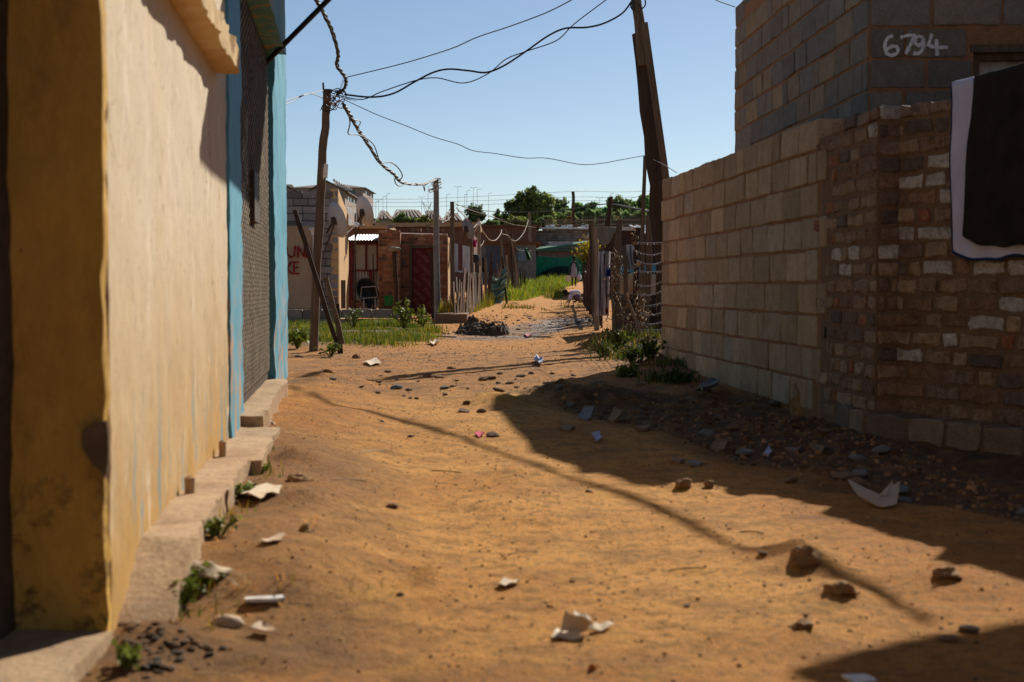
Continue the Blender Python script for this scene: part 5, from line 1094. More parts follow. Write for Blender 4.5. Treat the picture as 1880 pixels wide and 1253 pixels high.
# street lamps on the ridge
def street_lamp(px, pt, D, both=False):
    x = W(px, 400, D).x; g = G(x, D); z = wz(pt, D); t = E('street_lamp', 'tall thin street lamp mast on the far ridge', 'street lamp', (x, D, g), 'street lamp masts on the far ridge')
    b = MB(); b.tube([(x, D, g - 1), (x, D, z)], [.085, .05], 6); b.build('mast', m_slate, t)
    for s in ((1, -1) if both else (1,)):
        b = MB(); b.tube([(x, D, z), (x + s * .3, D, z + .15), (x + s * .8, D, z + .2)], .05, 5); b.build('arm', m_slate, t)
        b = MB(); b.box((x + s * .95, D, z + .16), (.45, .25, .1)); b.build('lamp_head', m_slate, t)
for i, (px, pt) in enumerate([(690, 371), (695, 368), (703, 362), (710, 357), (774, 363), (786, 343), (820, 358), (840.5, 344), (853, 358), (857, 351), (869, 346), (876, 349), (897, 356), (1101, 365), (1120, 357), (1129, 359), (1137, 361), (1160, 364)]): street_lamp(px, pt, 430 + (i * 37) % 50, i % 3 == 1)
for i, (y0, y1, lb) in enumerate([(366, 352, 'uppermost far power line crossing behind the trees'), (372, 362, 'middle far power line crossing behind the trees'), (380, 369, 'lowest far power line crossing behind the trees')]):
    cable('power_line', lb, [(640, y0 - 1), (760, y0), (880, (y0 + y1) / 2 + 2), (1053, y1), (1130, y1 + 1), (1210, y1 - 1), (1300, y1)], 190, 190, .022, m_slate, 'power line')
timber('wooden_mast', 'tall dark wooden mast beyond the block wall, right of the tallest tree', [(1054, 424), (1053, 390), (1052, 352)], 112, 6, 6, m_wooddark, 'mast')
cable('power_line', 'thick dark double line dipping across in front of the tallest tree', [(838, 376), (880, 386), (920, 389), (990, 389), (1040, 385), (1085, 378), (1120, 375), (1160, 382), (1215, 394)], 95, 30, .022, m_black, 'power line')
cable('power_line', 'thin grey line slanting down over the far left fence to the block wall', [(840, 388), (890, 396), (930, 404), (985, 408), (1040, 408), (1100, 404)], 95, 95, .02, m_slate, 'power line')
timber('far_post', 'grey post with pale wires between the long brown house and the trees', [(973, 440), (972, 412), (972, 390)], 98, 5, 5, m_woodgrey, 'post')
# rows of houses closing the alley
m_dbrick = M('dark_brick_wall', (.17, .085, .055), (.13, .065, .045), ns=1.5, bs=8, bump=.4, fine=.25)
def longhouse(label, x0, x1, pt, pb, D, mat, depth=6, roofmat=None, over=.25, th=.15, name='house'):
    A, B = flatx(x0, D), flatx(x1, D); zt = wz(pt, D); g = min(G(A.x, D), G(B.x, D)) - .6; t = E(name, label, 'house', (A + B) / 2 + V3((0, 0, g + .6)))
    b = MB(); b.gbox(A + V3((0, 0, g)), B - A, V3((0, depth, 0)), V3((0, 0, zt - g)), (12, 2, 4)); b.build('wall', mat, t)
    b = MB(); b.gbox(A + V3((-over, -over, zt + .003)), B - A + V3((2 * over, 0, 0)), V3((0, depth + 2 * over, 0)), V3((0, 0, th)), (14, 3, 1)); b.rough(.05, 1.3, int(x0)).build('roof', roofmat or m_galv, t)
    return t
hA = longhouse('long low brown-brick house across the end of the left fence', 846, 985, 417, 500, 100, m_dbrick, roofmat=m_rust)
hB = E('block_row_house', 'low grey block house with a whitish roof edge closing the alley', 'house', flatx(1035, 104) + V3((0, 0, 1.3)))
b = MB(); a, c, z0, z1 = vwall(b, 980, 1105, 421, 500, 104, .19, .42, C_FAR, 90); core(b, a, c, V3((0, -1, 0)), z0 - .5, z1 - .2, z1 - .2, .2); b.build('front_wall', [m_block, m_wooddark], hB)
b = MB(); b.gbox(V3((a.x, 104.25, z0 - .5)), c - a, V3((0, 6, 0)), V3((0, 0, z1 - z0 + .4))); b.build('rear_wall', m_dbrick, hB)
b = MB(); b.gbox(a + V3((-.3, -.5, z1 - .02)), c - a + V3((.6, 0, 0)), V3((0, 7, .3)), V3((0, 0, .13)), (24, 3, 1)); b.rough(.05, 1.4, 5).build('roof', m_white, hB)
for i in range(9):
    p = flatx(993 + i * 11 + R2.uniform(-3, 3), 104.2); b = MB(); b.box(p + V3((0, .3, z1 + .13)), (R2.uniform(.25, .5), .2, R2.uniform(.12, .22))); b.build('roof_block', m_white if i % 3 else m_dbrick, None, label='block weighing down the whitish roof of the far block house', cat='block', group='blocks on the far whitish roof')
hC = longhouse('grey flat-fronted house with a green sloping roof edge behind the net fence', 988, 1080, 462, 520, 98, M('mauve_wall', (.17, .13, .125), ns=2, bump=.1), depth=4, roofmat=M('green_roof_sheet', (.05, .13, .09), ns=2, bump=.1), over=.5)
b = MB(); b.gbox(flatx(985, 97.6) + V3((0, 0, wz(461, 97.6))), flatx(1082, 97.6) - flatx(985, 97.6) + V3((0, 0, px2m(13, 97.6))), V3((0, 3, .2)), V3((0, 0, .12)), (8, 2, 1)); b.build('green_roof_edge', M('green_edge', (.04, .16, .10), bump=.1), hC)
b = MB(); b.gbox(flatx(1007, 98.1) + V3((0, -.2, wz(452, 98))), flatx(1052, 98) - flatx(1007, 98), V3((0, .1, 0)), V3((0, 0, px2m(8, 98)))); wn_ = b.build('window', M('pale_window', (.45, .43, .42), bump=0), hC)
m_dgalv = M('dull_iron_sheet', (.19, .19, .20), (.14, .13, .13), ns=3, bump=.15, stains=((5, .58, .7, (.12, .07, .045), (2, 2, .3)),))
hD = longhouse('grey corrugated-iron house behind the left fence posts', 866, 984, 449, 500, 86, m_dgalv, depth=8, roofmat=m_rust, over=.3)
for x0, x1, y0, y1, nm, mt in ((893, 918, 500, 452, 'door_panel', M('slate_blue_sheet', (.10, .11, .14), ns=2, bump=.1)), (926, 946, 500, 450, 'dark_panel', m_rust), (952, 966, 480, 455, 'window', M('blue_grey_sheet', (.18, .23, .29), ns=2, bump=.1)), (872, 890, 500, 474, 'dark_panel', m_dark)):
    b = MB(); b.gbox(flatx(x0, 85.9) + V3((0, 0, wz(y0, 85.9))), flatx(x1, 85.9) - flatx(x0, 85.9), V3((0, .08, 0)), V3((0, 0, px2m(y0 - y1, 85.9)))); b.build(nm, mt, hD)
longhouse('low brown house with a rusty roof behind the small brick house', 700, 870, 417, 470, 70, m_dbrick, roofmat=m_conc, depth=7, th=.2)
longhouse('low dark house behind the tin shack roof', 622, 706, 421, 470, 66, m_dbrick, roofmat=m_conc, depth=6)
longhouse('long pale-roofed house behind the right fence', 1108, 1260, 424, 520, 60, m_wooddark, roofmat=m_galv, depth=8)
# fence along the hill behind the roofs
fn_ = E('palisade_fence', 'pale palisade fence on the bank behind the whitish roof', 'fence', flatx(1060, 125) + V3((0, 0, 2.3)))
b = MB()
for i in range(60):
    p = flatx(1000 + i * 3.4, 125 - i * .2); b.gbox(p + V3((0, 0, 1.5)), V3((.03, 0, 0)), V3((0, .03, 0)), V3((0, 0, wz(396 if i > 20 else 403, p.y) - 1.5)))
b.build('pales', m_slate, fn_); b = MB()
for y in (404, 412): b.beam(W(1000, y, 125.1), W(1204, y, 113.1), .06, .06)
b.build('rail', m_slate, fn_)
# net fence at the end
nf = E('net_fence', 'green shade-net fence across the far end of the alley', 'fence', flatx(1024, 92) + V3((0, 0, 1.1)))
def nfn(u, v): return W(973 + 104 * u, 519 - (47 + 1.2 * math.sin(u * 9)) * v, 92 - .12 * math.sin(u * 17) * (1 - v) - .05 * math.sin(v * 8 + u * 5))
b = MB(); b.sheet(nfn, 40, 12, th=.01); b.build('shade_net', m_greencloth, nf, True)
b = MB(); b.sheet(lambda u, v: W(979 + 72 * u, 517 - v * (4 + 24 * max(0, math.sin(min(1, u * 1.05 + .02) * math.pi * .62)) ** .8), 91.7 - .05 * math.sin(u * 20)), 30, 6, th=.01); b.build('lower_dark_area', M('dark_green_tone', (.008, .03, .025), bump=0), nf, True)  # darker arched piece just before the lower part of the net
for px in (976, 1025, 1073): b = MB(); p = W(px, 474, 92.2); b.tube([V3((p.x, p.y, .6)), p + V3((0, 0, .1))], .05, 6); b.build('post', m_wooddark, nf)
# shrub on the right fence
t = E('flowering_shrub', 'shrub with yellow-green tips at the right alley edge near the walking person', 'shrub', tuple(ground_at(1080, 556))); rng = np.random.default_rng(8)
pc = W(1081, 462, 40); n = 700; C = rng.normal(size=(n, 3)) * np.array([.16, .16, .17]) + np.array(pc) + np.array([.03, 0, -.05]); hgt = (C[:, 2] - pc.z + .3) / .6
cols = np.stack([.5 + hgt * 4, .6 + hgt * 2.4, .5 + hgt * .4], 1).clip(.3, 6) * rng.uniform(.6, 1.3, n)[:, None]; nmesh('crown', leaves(C, .055, rng), 4, m_leaf, cols, t)
b = MB(); pole(b, [(1080, 556), (1079, 510), (1081, 470)], 40, 40, 9, 5); b.build('trunk', m_bark, t)
# ------------------------------------------------------------------ grass and weeds
def blades(P, h, rng, wid=.006, lean=.5):
    n = len(P); a = rng.uniform(0, 2 * math.pi, n); d = np.stack([np.cos(a), np.sin(a), 0 * a], 1); s = np.stack([-np.sin(a), np.cos(a), 0 * a], 1); w = (wid * rng.uniform(.6, 1.4, n))[:, None]
    H = (h * rng.uniform(.5, 1.25, n))[:, None]; Z = np.array([[0, 0, 1.]]); le = rng.uniform(.1, lean, n)[:, None]
    m1 = P + Z * H * .55 + d * H * le * .35; tp_ = P + Z * H + d * H * le
    q1 = np.stack([P - s * w, P + s * w, m1 + s * w * .8, m1 - s * w * .8], 1); q2 = np.stack([m1 - s * w * .8, m1 + s * w * .8, tp_ + s * w * .15, tp_ - s * w * .15], 1)
    return np.concatenate([q1, q2], 1).reshape(-1, 3)
def grass(x0, x1, y0, y1, n, h, seed, mask, tint=(1, 1, 1), dry=.25, wid=.006):
    rng = np.random.default_rng(seed); X = rng.uniform(x0, x1, n); Y = rng.uniform(y0, y1, n); k = mask(X, Y) > rng.random(n); X, Y = X[k], Y[k]
    P = np.stack([X, Y, gz(X, Y) - .01], 1); hh = h * (.25 + 1.7 * np.clip(fbm(X * 1.6, Y * 1.6, seed, 2) * 1.6 + .5, 0, 1) ** 1.6)
    c = np.array(tint) * rng.uniform(.6, 1.5, len(P))[:, None]; dr = (rng.random(len(P)) < dry * (1 + 2 * fbm(X * .7, Y * .7, seed + 3))); c[dr] *= np.array([2.6, 1.5, 1.5])
    return nmesh('grass', blades(P, hh, rng, wid, 2.2 if h < .04 else .5), 4, m_leaf, np.repeat(c, 2, 0), kind='stuff', label='grass growing on the ground', cat='grass')
pm = lambda X, Y: sm(.42, .66, vn(X * .9, Y * .9, 41) * .6 + vn(X * 3, Y * 3, 42) * .4 + .10)
g1 = grass(-4.6, -1.0, 17.3, 26, 52000, .075, 1, lambda X, Y: pm(X, Y) * sm(-1.0, -1.7, X + .5 * fbm(X * .8, Y * .8, 21)) * sm(17.2, 19.2, Y + .9 * fbm(X * .9, Y * .9, 23)), (1.0, 1.15, .6), .3, .006); g1['label'] = 'short sunlit grass around the left utility pole'
g2 = grass(-1.0, 4, 55, 90, 40000, .26, 2, lambda X, Y: sm(.25, -.15, X - (.55 + (Y - 57) * .115) + .5 * fbm(X * .8, Y * .3, 43)) * sm(.15, .4, vn(X * 1.1, Y * .5, 44) + .1), (1.9, 2.1, .9), .12, .016); g2['label'] = 'bright grass at the far end of the alley on the left'
g3 = grass(.7, 2.4, 14.0, 19, 5000, .10, 3, lambda X, Y: sm(.45, .7, vn(X * 1.6, Y * 1.2, 44)) * sm(.75, 1.35, X), (.6, .65, .6), .25, .007); g3['label'] = 'grass and weeds below the right fence'
g4 = grass(1.0, 1.9, 10.6, 14.4, 7000, .12, 4, lambda X, Y: sm(.38, .6, vn(X * 1.5, Y * 1.5, 45)) * sm(.55, .1, np.abs(X - (1.45 + (13.74 - Y) * .079) + .28)), (.5, .6, .5), .2, .006); g4['label'] = 'dark grass tuft along the foot of the block wall'
g5 = grass(-1.6, -.6, 30.5, 60, 6000, .3, 5, lambda X, Y: sm(.3, .1, np.abs(X - (-1.45 + (Y - 31) * .035))), (1.4, 1.3, .8), .3, .012); g5['label'] = 'grass fringe along the foot of the left fence'
g6 = grass(-.3, 1.2, 33, 48, 2500, .12, 6, lambda X, Y: sm(.62, .75, vn(X * 1.1, Y * .35, 46)), (1.2, 1.1, .7), .3, .012); g6['label'] = 'thin grass patches in the middle of the far alley'
g7 = grass(-1.0, -.45, 3.0, 6.2, 1400, .045, 7, lambda X, Y: sm(.5, .7, vn(X * 3, Y * 3, 48)) * sm(.28, .17, X - wallx(Y)) * sm(.10, .14, X - wallx(Y)), (1.1, 1.1, .7), .5, .003); g7['label'] = 'sparse grass along the edge of the kerb slabs'
g8 = grass(1.3, 2.4, 44, 90, 3500, .3, 9, lambda X, Y: sm(.5, .75, vn(X * 1.1, Y * .2, 49)) * sm(1.3, 1.9, X + .01 * (Y - 44)), (1.1, 1.15, .7), .2, .015); g8['label'] = 'grass along the foot of the far right fence'
g9 = grass(-.75, -.28, 3.25, 4.1, 900, .03, 11, lambda X, Y: sm(.3, .6, vn(X * 6, Y * 5, 51)) * sm(.32, .1, np.abs(X + .55)), (2.6, 1.7, 1.5), .6, .0016); g9['label'] = 'dry straw trodden into the dirt beside the near kerb slab'
def weed(label, px, py, h, w, n, ls, tint, seed, round_=True, D=None):
    p = ground_at(px, py) if D is None else V3((W(px, py, D).x, D, G(W(px, py, D).x, D))); rng = np.random.default_rng(seed); t = E('weed', label, 'plant', tuple(p)); b = MB(); C = []
    for i in range(max(4, n // 9)):
        a = rng.uniform(0, 6.28); r = w * rng.uniform(.1, 1); e = p + V3((math.cos(a) * r, math.sin(a) * r, h * rng.uniform(.35, 1))); m_ = p.lerp(e, .5) + V3((0, 0, h * .15)); b.tube([p + V3((0, 0, -.02)), m_, e], .004 + .012 * h, 4)
        for k in range(9): q = m_.lerp(e, rng.uniform(0, 1.1)); C.append(tuple(q + V3(rng.normal(size=3) * ls * .8)))
    C = np.array(C); C[:, 2] = np.maximum(C[:, 2], p.z + .005)
    nmesh('leaves', leaves(C, ls, rng, asp=.8 if round_ else .4), 4, m_leaf, np.array(tint) * rng.uniform(.6, 1.4, len(C))[:, None], t); b.build('stem', m_leaf, t)
weed('leafy green creeper climbing before the low yard wall', 742, 618, .5, .26, 130, .04, (1.3, 1.3, .8), 1, D=24)
weed('smaller leafy creeper beside the concrete post foot', 775, 612, .4, .18, 80, .045, (1.3, 1.3, .8), 2, D=25)
weed('tall spiky weed between the leaning plank and the yard wall', 648, 615, .34, .2, 90, .04, (.9, .9, .6), 3, False, D=23.5)
weed('dark low weed at the foot of the leaning plank', 607, 655, .14, .16, 90, .025, (.8, .9, .6), 4)
weed('low weed against the blue pillar in the grass', 546, 640, .24, .2, 130, .035, (1.3, 1.4, .8), 5)
for i, (px, py, h, w, lb) in enumerate([(1135, 640, .2, .2, 'bright leafy weed on the bank below the trunk post'), (1160, 668, .15, .2, 'dark bushy weed between the bank and the block wall corner'), (1195, 660, .17, .18, 'dark bushy weed right beside the block wall corner'), (1112, 655, .12, .16, 'small bright weed on the left of the rubble bank'),
                                     (1150, 692, .06, .12, 'flat yellow-green weed patch below the rubble bank'), (1245, 705, .12, .16, 'grassy dark weed at the block wall foot in shade'), (1640, 765, .07, .12, 'low dark weed along the brick footing'), (1860, 820, .12, .12, 'dark weed at the right picture edge by the footing')]):
    weed(lb, px, py, h, w, 150, .028, (.8, .85, .6) if 'dark' not in lb else (.42, .52, .42), 10 + i, i % 2 == 0)
for i, (px, py, h, lb) in enumerate([(330, 1110, .05, 'small green plant with pale leaves at the near kerb slab corner'), (400, 985, .045, 'small green plant beside the second kerb slab'), (445, 912, .04, 'tiny green plant touching the white paper scrap'), (475, 872, .035, 'tiny grey-green plant by the chipped kerb end'), (360, 1075, .05, 'small leafy plant under the pale rag by the kerb'), (230, 1225, .03, 'tiny pale plant in the dark rubble at the house corner')]):
    weed(lb, px, py, h, .065, 110, .009, (1.2, 1.3, .9) if i % 2 == 0 else (1.5, 1.5, 1.3), 30 + i)
# ------------------------------------------------------------------ stones, rubble and litter
def rock_mesh(seed, flat_=.7, ang=.25):
    import bmesh
    bm = bmesh.new(); bmesh.ops.create_icosphere(bm, subdivisions=2, radius=1); r = random.Random(seed); ax = [V3((r.uniform(-1, 1), r.uniform(-1, 1), r.uniform(-1, 1))).normalized() for _ in range(7)]
    for v in bm.verts:
        d = v.co.normalized(); k = min([1.0] + [(.62 + .25 * r2) / max(.05, d.dot(a)) for a, r2 in zip(ax, (0, .3, .6, .2, .8, .5, .9)) if d.dot(a) > .05]); v.co = d * k * (1 + r.uniform(-.05, .05)); v.co.z *= flat_; v.co.y *= .85
    me = bpy.data.meshes.new('stone'); bm.to_mesh(me); bm.free(); at = me.attributes.new('col', 'FLOAT_COLOR', 'FACE'); at.data.foreach_set('color', np.ones(4 * len(me.polygons), np.float32)); return me
ROCKS = [rock_mesh(i, .34 + .06 * (i % 6)) for i in range(10)]
def stone(name, label, p, r, mat, cat='stone', group=None, rz=None, sink=.25, var=None):
    me = ROCKS[var if var is not None else random.randrange(10)].copy(); me.materials.clear(); me.materials.append(mat)
    o = bpy.data.objects.new(name, me); COL.objects.link(o); o.location = V3(p) + V3((0, 0, r * (.45 - sink))); o.scale = (r, r, r * random.uniform(.7, 1.1)); o.rotation_euler = (random.uniform(-.2, .2), random.uniform(-.2, .2), random.uniform(0, 6.3) if rz is None else rz)
    return tag(o, label, cat, group)
big = [(1768, 815, 34, m_stone, 'large rough stone lying before the brick footing'), (1272, 737, 16, m_stone, 'brown stone under the grey slab at the block wall foot'), (858, 741, 9, m_clod, 'single dark round stone alone on the sunlit dirt'), (850, 757, 15, m_stone, 'flat stone at the tip of the building shadow'),
       (884, 758, 11, m_clod, 'dark stone second from the shadow tip'), (918, 688, 8, m_stone, 'squarish brown stone in the middle of the alley'), (1014, 687, 6, m_clod, 'dark squarish stone right of the plastic scrap'), (1150, 685, 9, m_stone, 'brick-shaped stone on the bank beside the yellow-green weed'),
       (549, 657, 9, m_stone, 'brown stone by the blue pillar near the pole foot'), (712, 684, 7, m_clod, 'dark angular stone left in the dirt beyond the doorway'), (655, 658, 10, m_clod, 'grey-brown rubble lump right of the stake'), (905, 802, 14, m_stone, 'low rubble lump beside the pink scrap'),
       (1550, 880, 30, m_stone, 'broad flat stone half buried in the shaded rubble'), (1450, 886, 20, m_stone, 'reddish flat stone in the shaded rubble'), (1190, 700, 11, m_stone, 'stone below the bank near the block wall corner'), (1003, 705, 8, m_clod, 'small brown stone below the plastic scrap')]
for px, py, rp_, mt, lb in big: p = ground_at(px, py); stone('stone', lb, p, px2m(rp_, p.y), mt, var=hash(lb) % 1 + int(px) % 10)
SG = 'small brown stones scattered along the alley'
n = 0
rs_ = random.Random(11)
while n < 150:
    px, py = rs_.uniform(540, 1880), rs_.triangular(640, 1240, 700); p = ground_at(px, py)
    if p.y > 24 or p.x < wallx(p.y) + .3 or p.x > 1.85: continue
    m_ = float(rubble_mask(p.x, p.y)); 
    if rs_.random() > (.9 if m_ > .4 or p.y > 9.5 else .06): continue
    stone('small_stone', 'small brown stone lying loose on the dirt alley', p, rs_.choice([.014, .018, .024, .04]) * (1 if m_ > .3 or p.y > 9 else .5) * rs_.uniform(.8, 1.4), rs_.choice([m_stone, m_clod, m_clod, m_slate, m_stone]), group=SG); n += 1
# countless chips as stuff
rng = np.random.default_rng(3); X = rng.uniform(-2.4, 2.6, 60000); Y = np.exp(rng.uniform(np.log(2.6), np.log(36), 60000)); rm = rubble_mask(X, Y)
k = (rng.random(60000) < (.10 + .45 * rm + .10 * sm(9, 11, Y))) & (X > wallx(Y) + .2) & (X < 1.95); X, Y, rm = X[k], Y[k], rm[k]; n = len(X)
s = rng.uniform(.0018, .0055, n) * (1 + .5 * rm) * (1 + 1.5 * rm * rng.random(n) + .12 * np.maximum(Y - 8, 0) * rng.random(n)); P = np.stack([X, Y, gz(X, Y) + s * .25], 1)
o8 = np.array([[1, 0, 0], [0, 1, 0], [-1, 0, 0], [0, -1, 0]]); q = rng.uniform(0, 6.28, n); ca, sa = np.cos(q), np.sin(q)
def rot(v): return np.stack([v[0] * ca - v[1] * sa * .7, v[0] * sa + v[1] * ca * .7, v[2] + 0 * ca], 1)
cor = [rot((dx * a, dy * a2, dz)) * s[:, None] + P for (dx, dy, dz, a, a2) in ((1, 1, -.5, 1, .8), (-1, 1, -.5, .8, 1), (-1, -1, -.5, 1, .9), (1, -1, -.5, .9, 1), (.7, .7, .6, 1, .9), (-.7, .6, .5, 1, 1), (-.6, -.7, .65, .8, 1), (.7, -.6, .45, 1, .7))]
fs = [(0, 1, 5, 4), (1, 2, 6, 5), (2, 3, 7, 6), (3, 0, 4, 7), (4, 5, 6, 7)]
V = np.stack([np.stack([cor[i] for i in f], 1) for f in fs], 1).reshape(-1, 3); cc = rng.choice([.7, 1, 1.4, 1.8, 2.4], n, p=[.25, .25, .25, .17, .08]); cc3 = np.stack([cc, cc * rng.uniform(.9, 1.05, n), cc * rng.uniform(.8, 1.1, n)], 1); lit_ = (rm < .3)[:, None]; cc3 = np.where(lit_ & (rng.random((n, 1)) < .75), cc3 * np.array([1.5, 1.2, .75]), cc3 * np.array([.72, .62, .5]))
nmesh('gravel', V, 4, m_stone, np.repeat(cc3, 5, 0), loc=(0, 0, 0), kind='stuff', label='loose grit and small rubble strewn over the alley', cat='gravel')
# mud heap and wet bits
b = MB(); mc = ground_at(885, 617); HW = px2m(52, mc.y)
def mh(u, v):
    x = (u - .5) * 2; y = (v - .5) * 2; r = math.hypot(x, y); h = max(0, 1 - r * r) ** .7
    X = mc.x + x * HW; Y = mc.y + .5 + y * HW * 1.2; return V3((X, Y, G(X, Y) - .03 + (.25) * h * (.65 + .9 * float(fbm(X * 2.5, Y * 2.5, 61) + .3)) + .36 * h ** .5 * float(fbm(X * 7, Y * 6, 63)) + .30 * h ** .4 * float(fbm(X * 17, Y * 17, 65))))
b.sheet(mh, 90, 90, th=.03); b.build('mud_heap', m_mud, None, label='heap of dark wet mud dug up beside the brick house step', cat='mud heap')
for i in range(60):
    a = rs_.uniform(0, 6.28); r = HW * rs_.uniform(.15, 1.35); X, Y = mc.x + math.cos(a) * r * 1.1, mc.y + .3 + math.sin(a) * r * 1.3
    if Y > 31 and X < -.9: continue
    stone('mud_clod', 'dark mud clod on or beside the wet mud heap', (X, Y, max(G(X, Y), G(X, Y) + .2 * (1 - (r / HW) ** 2))), rs_.uniform(.015, .04), m_mud, 'clod', 'mud clods around the heap')
for i in range(70):
    px, py = rs_.uniform(880, 1092), rs_.gauss(588, 9); p = ground_at(px, py)
    if 22 < p.y < 42: stone('mud_clod', 'dark clod of mud or rubbish strewn over the wet part of the alley', p, rs_.uniform(.02, .06), rs_.choice([m_mud, m_clod, m_mud, m_slate]), 'clod', 'mud clods strewn over the wet alley')
def flake(name, label, poly, mat, th=.004, curl=.0, cat='scrap', seed=0, lift=.004):
    """a thin torn scrap lying on the ground: outline in photo pixels, edges curled up by curl"""
    r = random.Random(seed); P = [ground_at(x, y) for x, y in poly]; c = sum(P, V3()) / len(P); n = len(P); zb = max(p.z for p in P) + lift; ring = []
    for i in range(n):
        ring.append(P[i]); ring.append(P[i].lerp(P[(i + 1) % n], .5) + (P[i].lerp(P[(i + 1) % n], .5) - c) * r.uniform(-.06, .06))
    R_ = [V3((p.x, p.y, zb + curl * r.uniform(0, 1))) for p in ring]; I_ = [V3((c.x + (p.x - c.x) * .5, c.y + (p.y - c.y) * .5, zb + curl * r.uniform(0, .25))) for p in ring]; m_ = len(R_)
    vs = R_ + I_ + [V3((c.x, c.y, zb))]; dn = V3((0, 0, -th)); vs2 = [v + dn for v in vs]; k = len(vs); fs = []
    for i in range(m_): j = (i + 1) % m_; fs += [(i, j, m_ + j, m_ + i), (m_ + i, m_ + j, 2 * m_)]
    fs2 = [tuple(k + q for q in f[::-1]) for f in fs] + [((i + 1) % m_, i, k + i, k + (i + 1) % m_) for i in range(m_)]
    b = MB(); b.add(vs + vs2, fs + fs2)
    a = np.array(b.v)
    e1, e2 = V3(vs[0]) - vs[-1], V3(vs[2]) - vs[-1]
    if e1.cross(e2).z < 0: b.f = [f[::-1] for f in b.f]
    return b.build(name, mat, None, True, label=label, cat=cat)
flake('paper_scrap', 'largest white paper scrap lying by the chipped kerb', [(442, 922), (462, 908), (490, 898), (518, 900), (512, 910), (490, 918), (478, 927), (455, 926)], m_paper, .003, .010, seed=1)
flake('white_stick', 'flat white stick on the near dirt left', [(449, 1110), (452, 1104), (520, 1099), (524, 1103), (500, 1112), (452, 1116)], m_white, .008, .004, 'stick', 2, .006)
flake('torn_leaf', 'pale dry torn leaf left of the middle foreground', [(908, 1080), (925, 1070), (955, 1072), (948, 1078), (928, 1084)], m_paper, .002, .012, 'leaf', 3)
flake('pale_flake', 'pale brown flake of cardboard in the bottom left foreground', [(460, 1165), (480, 1152), (500, 1160), (506, 1174), (485, 1172)], m_cream, .003, .012, 'scrap', 4)
flake('pale_flake', 'thin straw-coloured flake beside the second kerb slab', [(478, 998), (510, 990), (526, 992), (515, 999), (490, 1003)], m_cream, .002, .008, 'scrap', 5)
flake('plastic_shard', 'broken white plastic plate shard with jagged teeth at the shadow edge', [(1556, 898), (1585, 914), (1612, 920), (1622, 914), (1627, 920), (1638, 914), (1641, 919), (1652, 915), (1646, 930), (1625, 936), (1600, 930), (1575, 914)], m_cream, .004, .007, 'shard', 6, .004)
flake('white_chip', 'white chip cut off by the bottom picture edge', [(1545, 1246), (1590, 1242), (1610, 1252), (1570, 1258)], m_white, .006, .004, 'chip', 7)
flake('plastic_scrap', 'crumpled clear plastic scrap in the middle of the alley', [(980, 664), (990, 662), (998, 668), (996, 674), (984, 671)], m_fabric, .01, .05, 'scrap', 8, .02)
flake('plastic_scrap', 'small white plastic scrap deep in the shaded rubble', [(1400, 836), (1412, 830), (1420, 833), (1410, 840)], m_fabric, .003, .02, 'scrap', 9)
flake('plastic_scrap', 'pale plastic scrap where the shaded rubble begins', [(1085, 806), (1100, 800), (1106, 810), (1094, 815)], m_fabric, .003, .03, 'scrap', 10)
flake('pink_scrap', 'pink scrap under the rubble at the shadow tip', [(872, 800), (884, 796), (890, 802), (880, 806)], M('pink_plastic', (.5, .04, .10), bump=0), .004, .02, 'scrap', 11)
flake('pink_scrap', 'faded pink wrapper near the wet mud', [(962, 616), (972, 613), (978, 618), (968, 621)], M('faded_pink', (.5, .16, .16), bump=0), .004, .03, 'wrapper', 12)
flake('grey_slab', 'grey slate slab leaning on a stone at the block wall foot', [(1277, 730), (1290, 720), (1320, 713), (1318, 721), (1290, 735)], m_slate, .025, .05, 'slab', 13, .05)
flake('paper_scrap', 'white paper scrap on the dirt beside the far left weeds', [(668, 668), (690, 664), (700, 670), (680, 674)], m_paper, .003, .03, seed=14)
flake('paper_scrap', 'white scrap in the grass before the leafy creeper', [(788, 632), (800, 628), (808, 634), (796, 637)], m_paper, .01, .05, seed=15)
for i, (px, py) in enumerate([(1040, 790), (1130, 775), (1075, 770), (1180, 790), (1320, 828), (1365, 836), (1240, 850), (1500, 830), (1275, 855), (1455, 830)]):
    flake('rubble_shard', 'flat broken shard lying in the shaded rubble', [(px - 15, py), (px - 3, py - 5), (px + 16, py - 2), (px + 9, py + 3), (px - 2, py + 4)], [m_stone, m_clod, m_slate][i % 3], .015, .012, 'shard', 30 + i, .008)['group'] = 'broken shards in the shaded rubble'
for i, (px, py) in enumerate([(640, 884), (820, 868), (960, 1018), (1260, 1048), (1380, 980), (690, 830)]):
    a = rs_.uniform(-.3, .3); L_ = rs_.uniform(18, 34); g = [ground_at(px - L_ * math.cos(a), py - L_ * .3 * math.sin(a)), ground_at(px, py), ground_at(px + L_ * math.cos(a), py + L_ * .3 * math.sin(a))]
    b = MB(); b.tube(smooth_pts([q + V3((0, 0, .003 + .004 * (k == 1))) for k, q in enumerate(g)], 4), .0016, 5); b.build('twig', [m_vine, m_wooddark, m_rope][i % 3], None, True, label='thin dry twig lying on the sunlit dirt', cat='twig', group='thin twigs on the dirt')
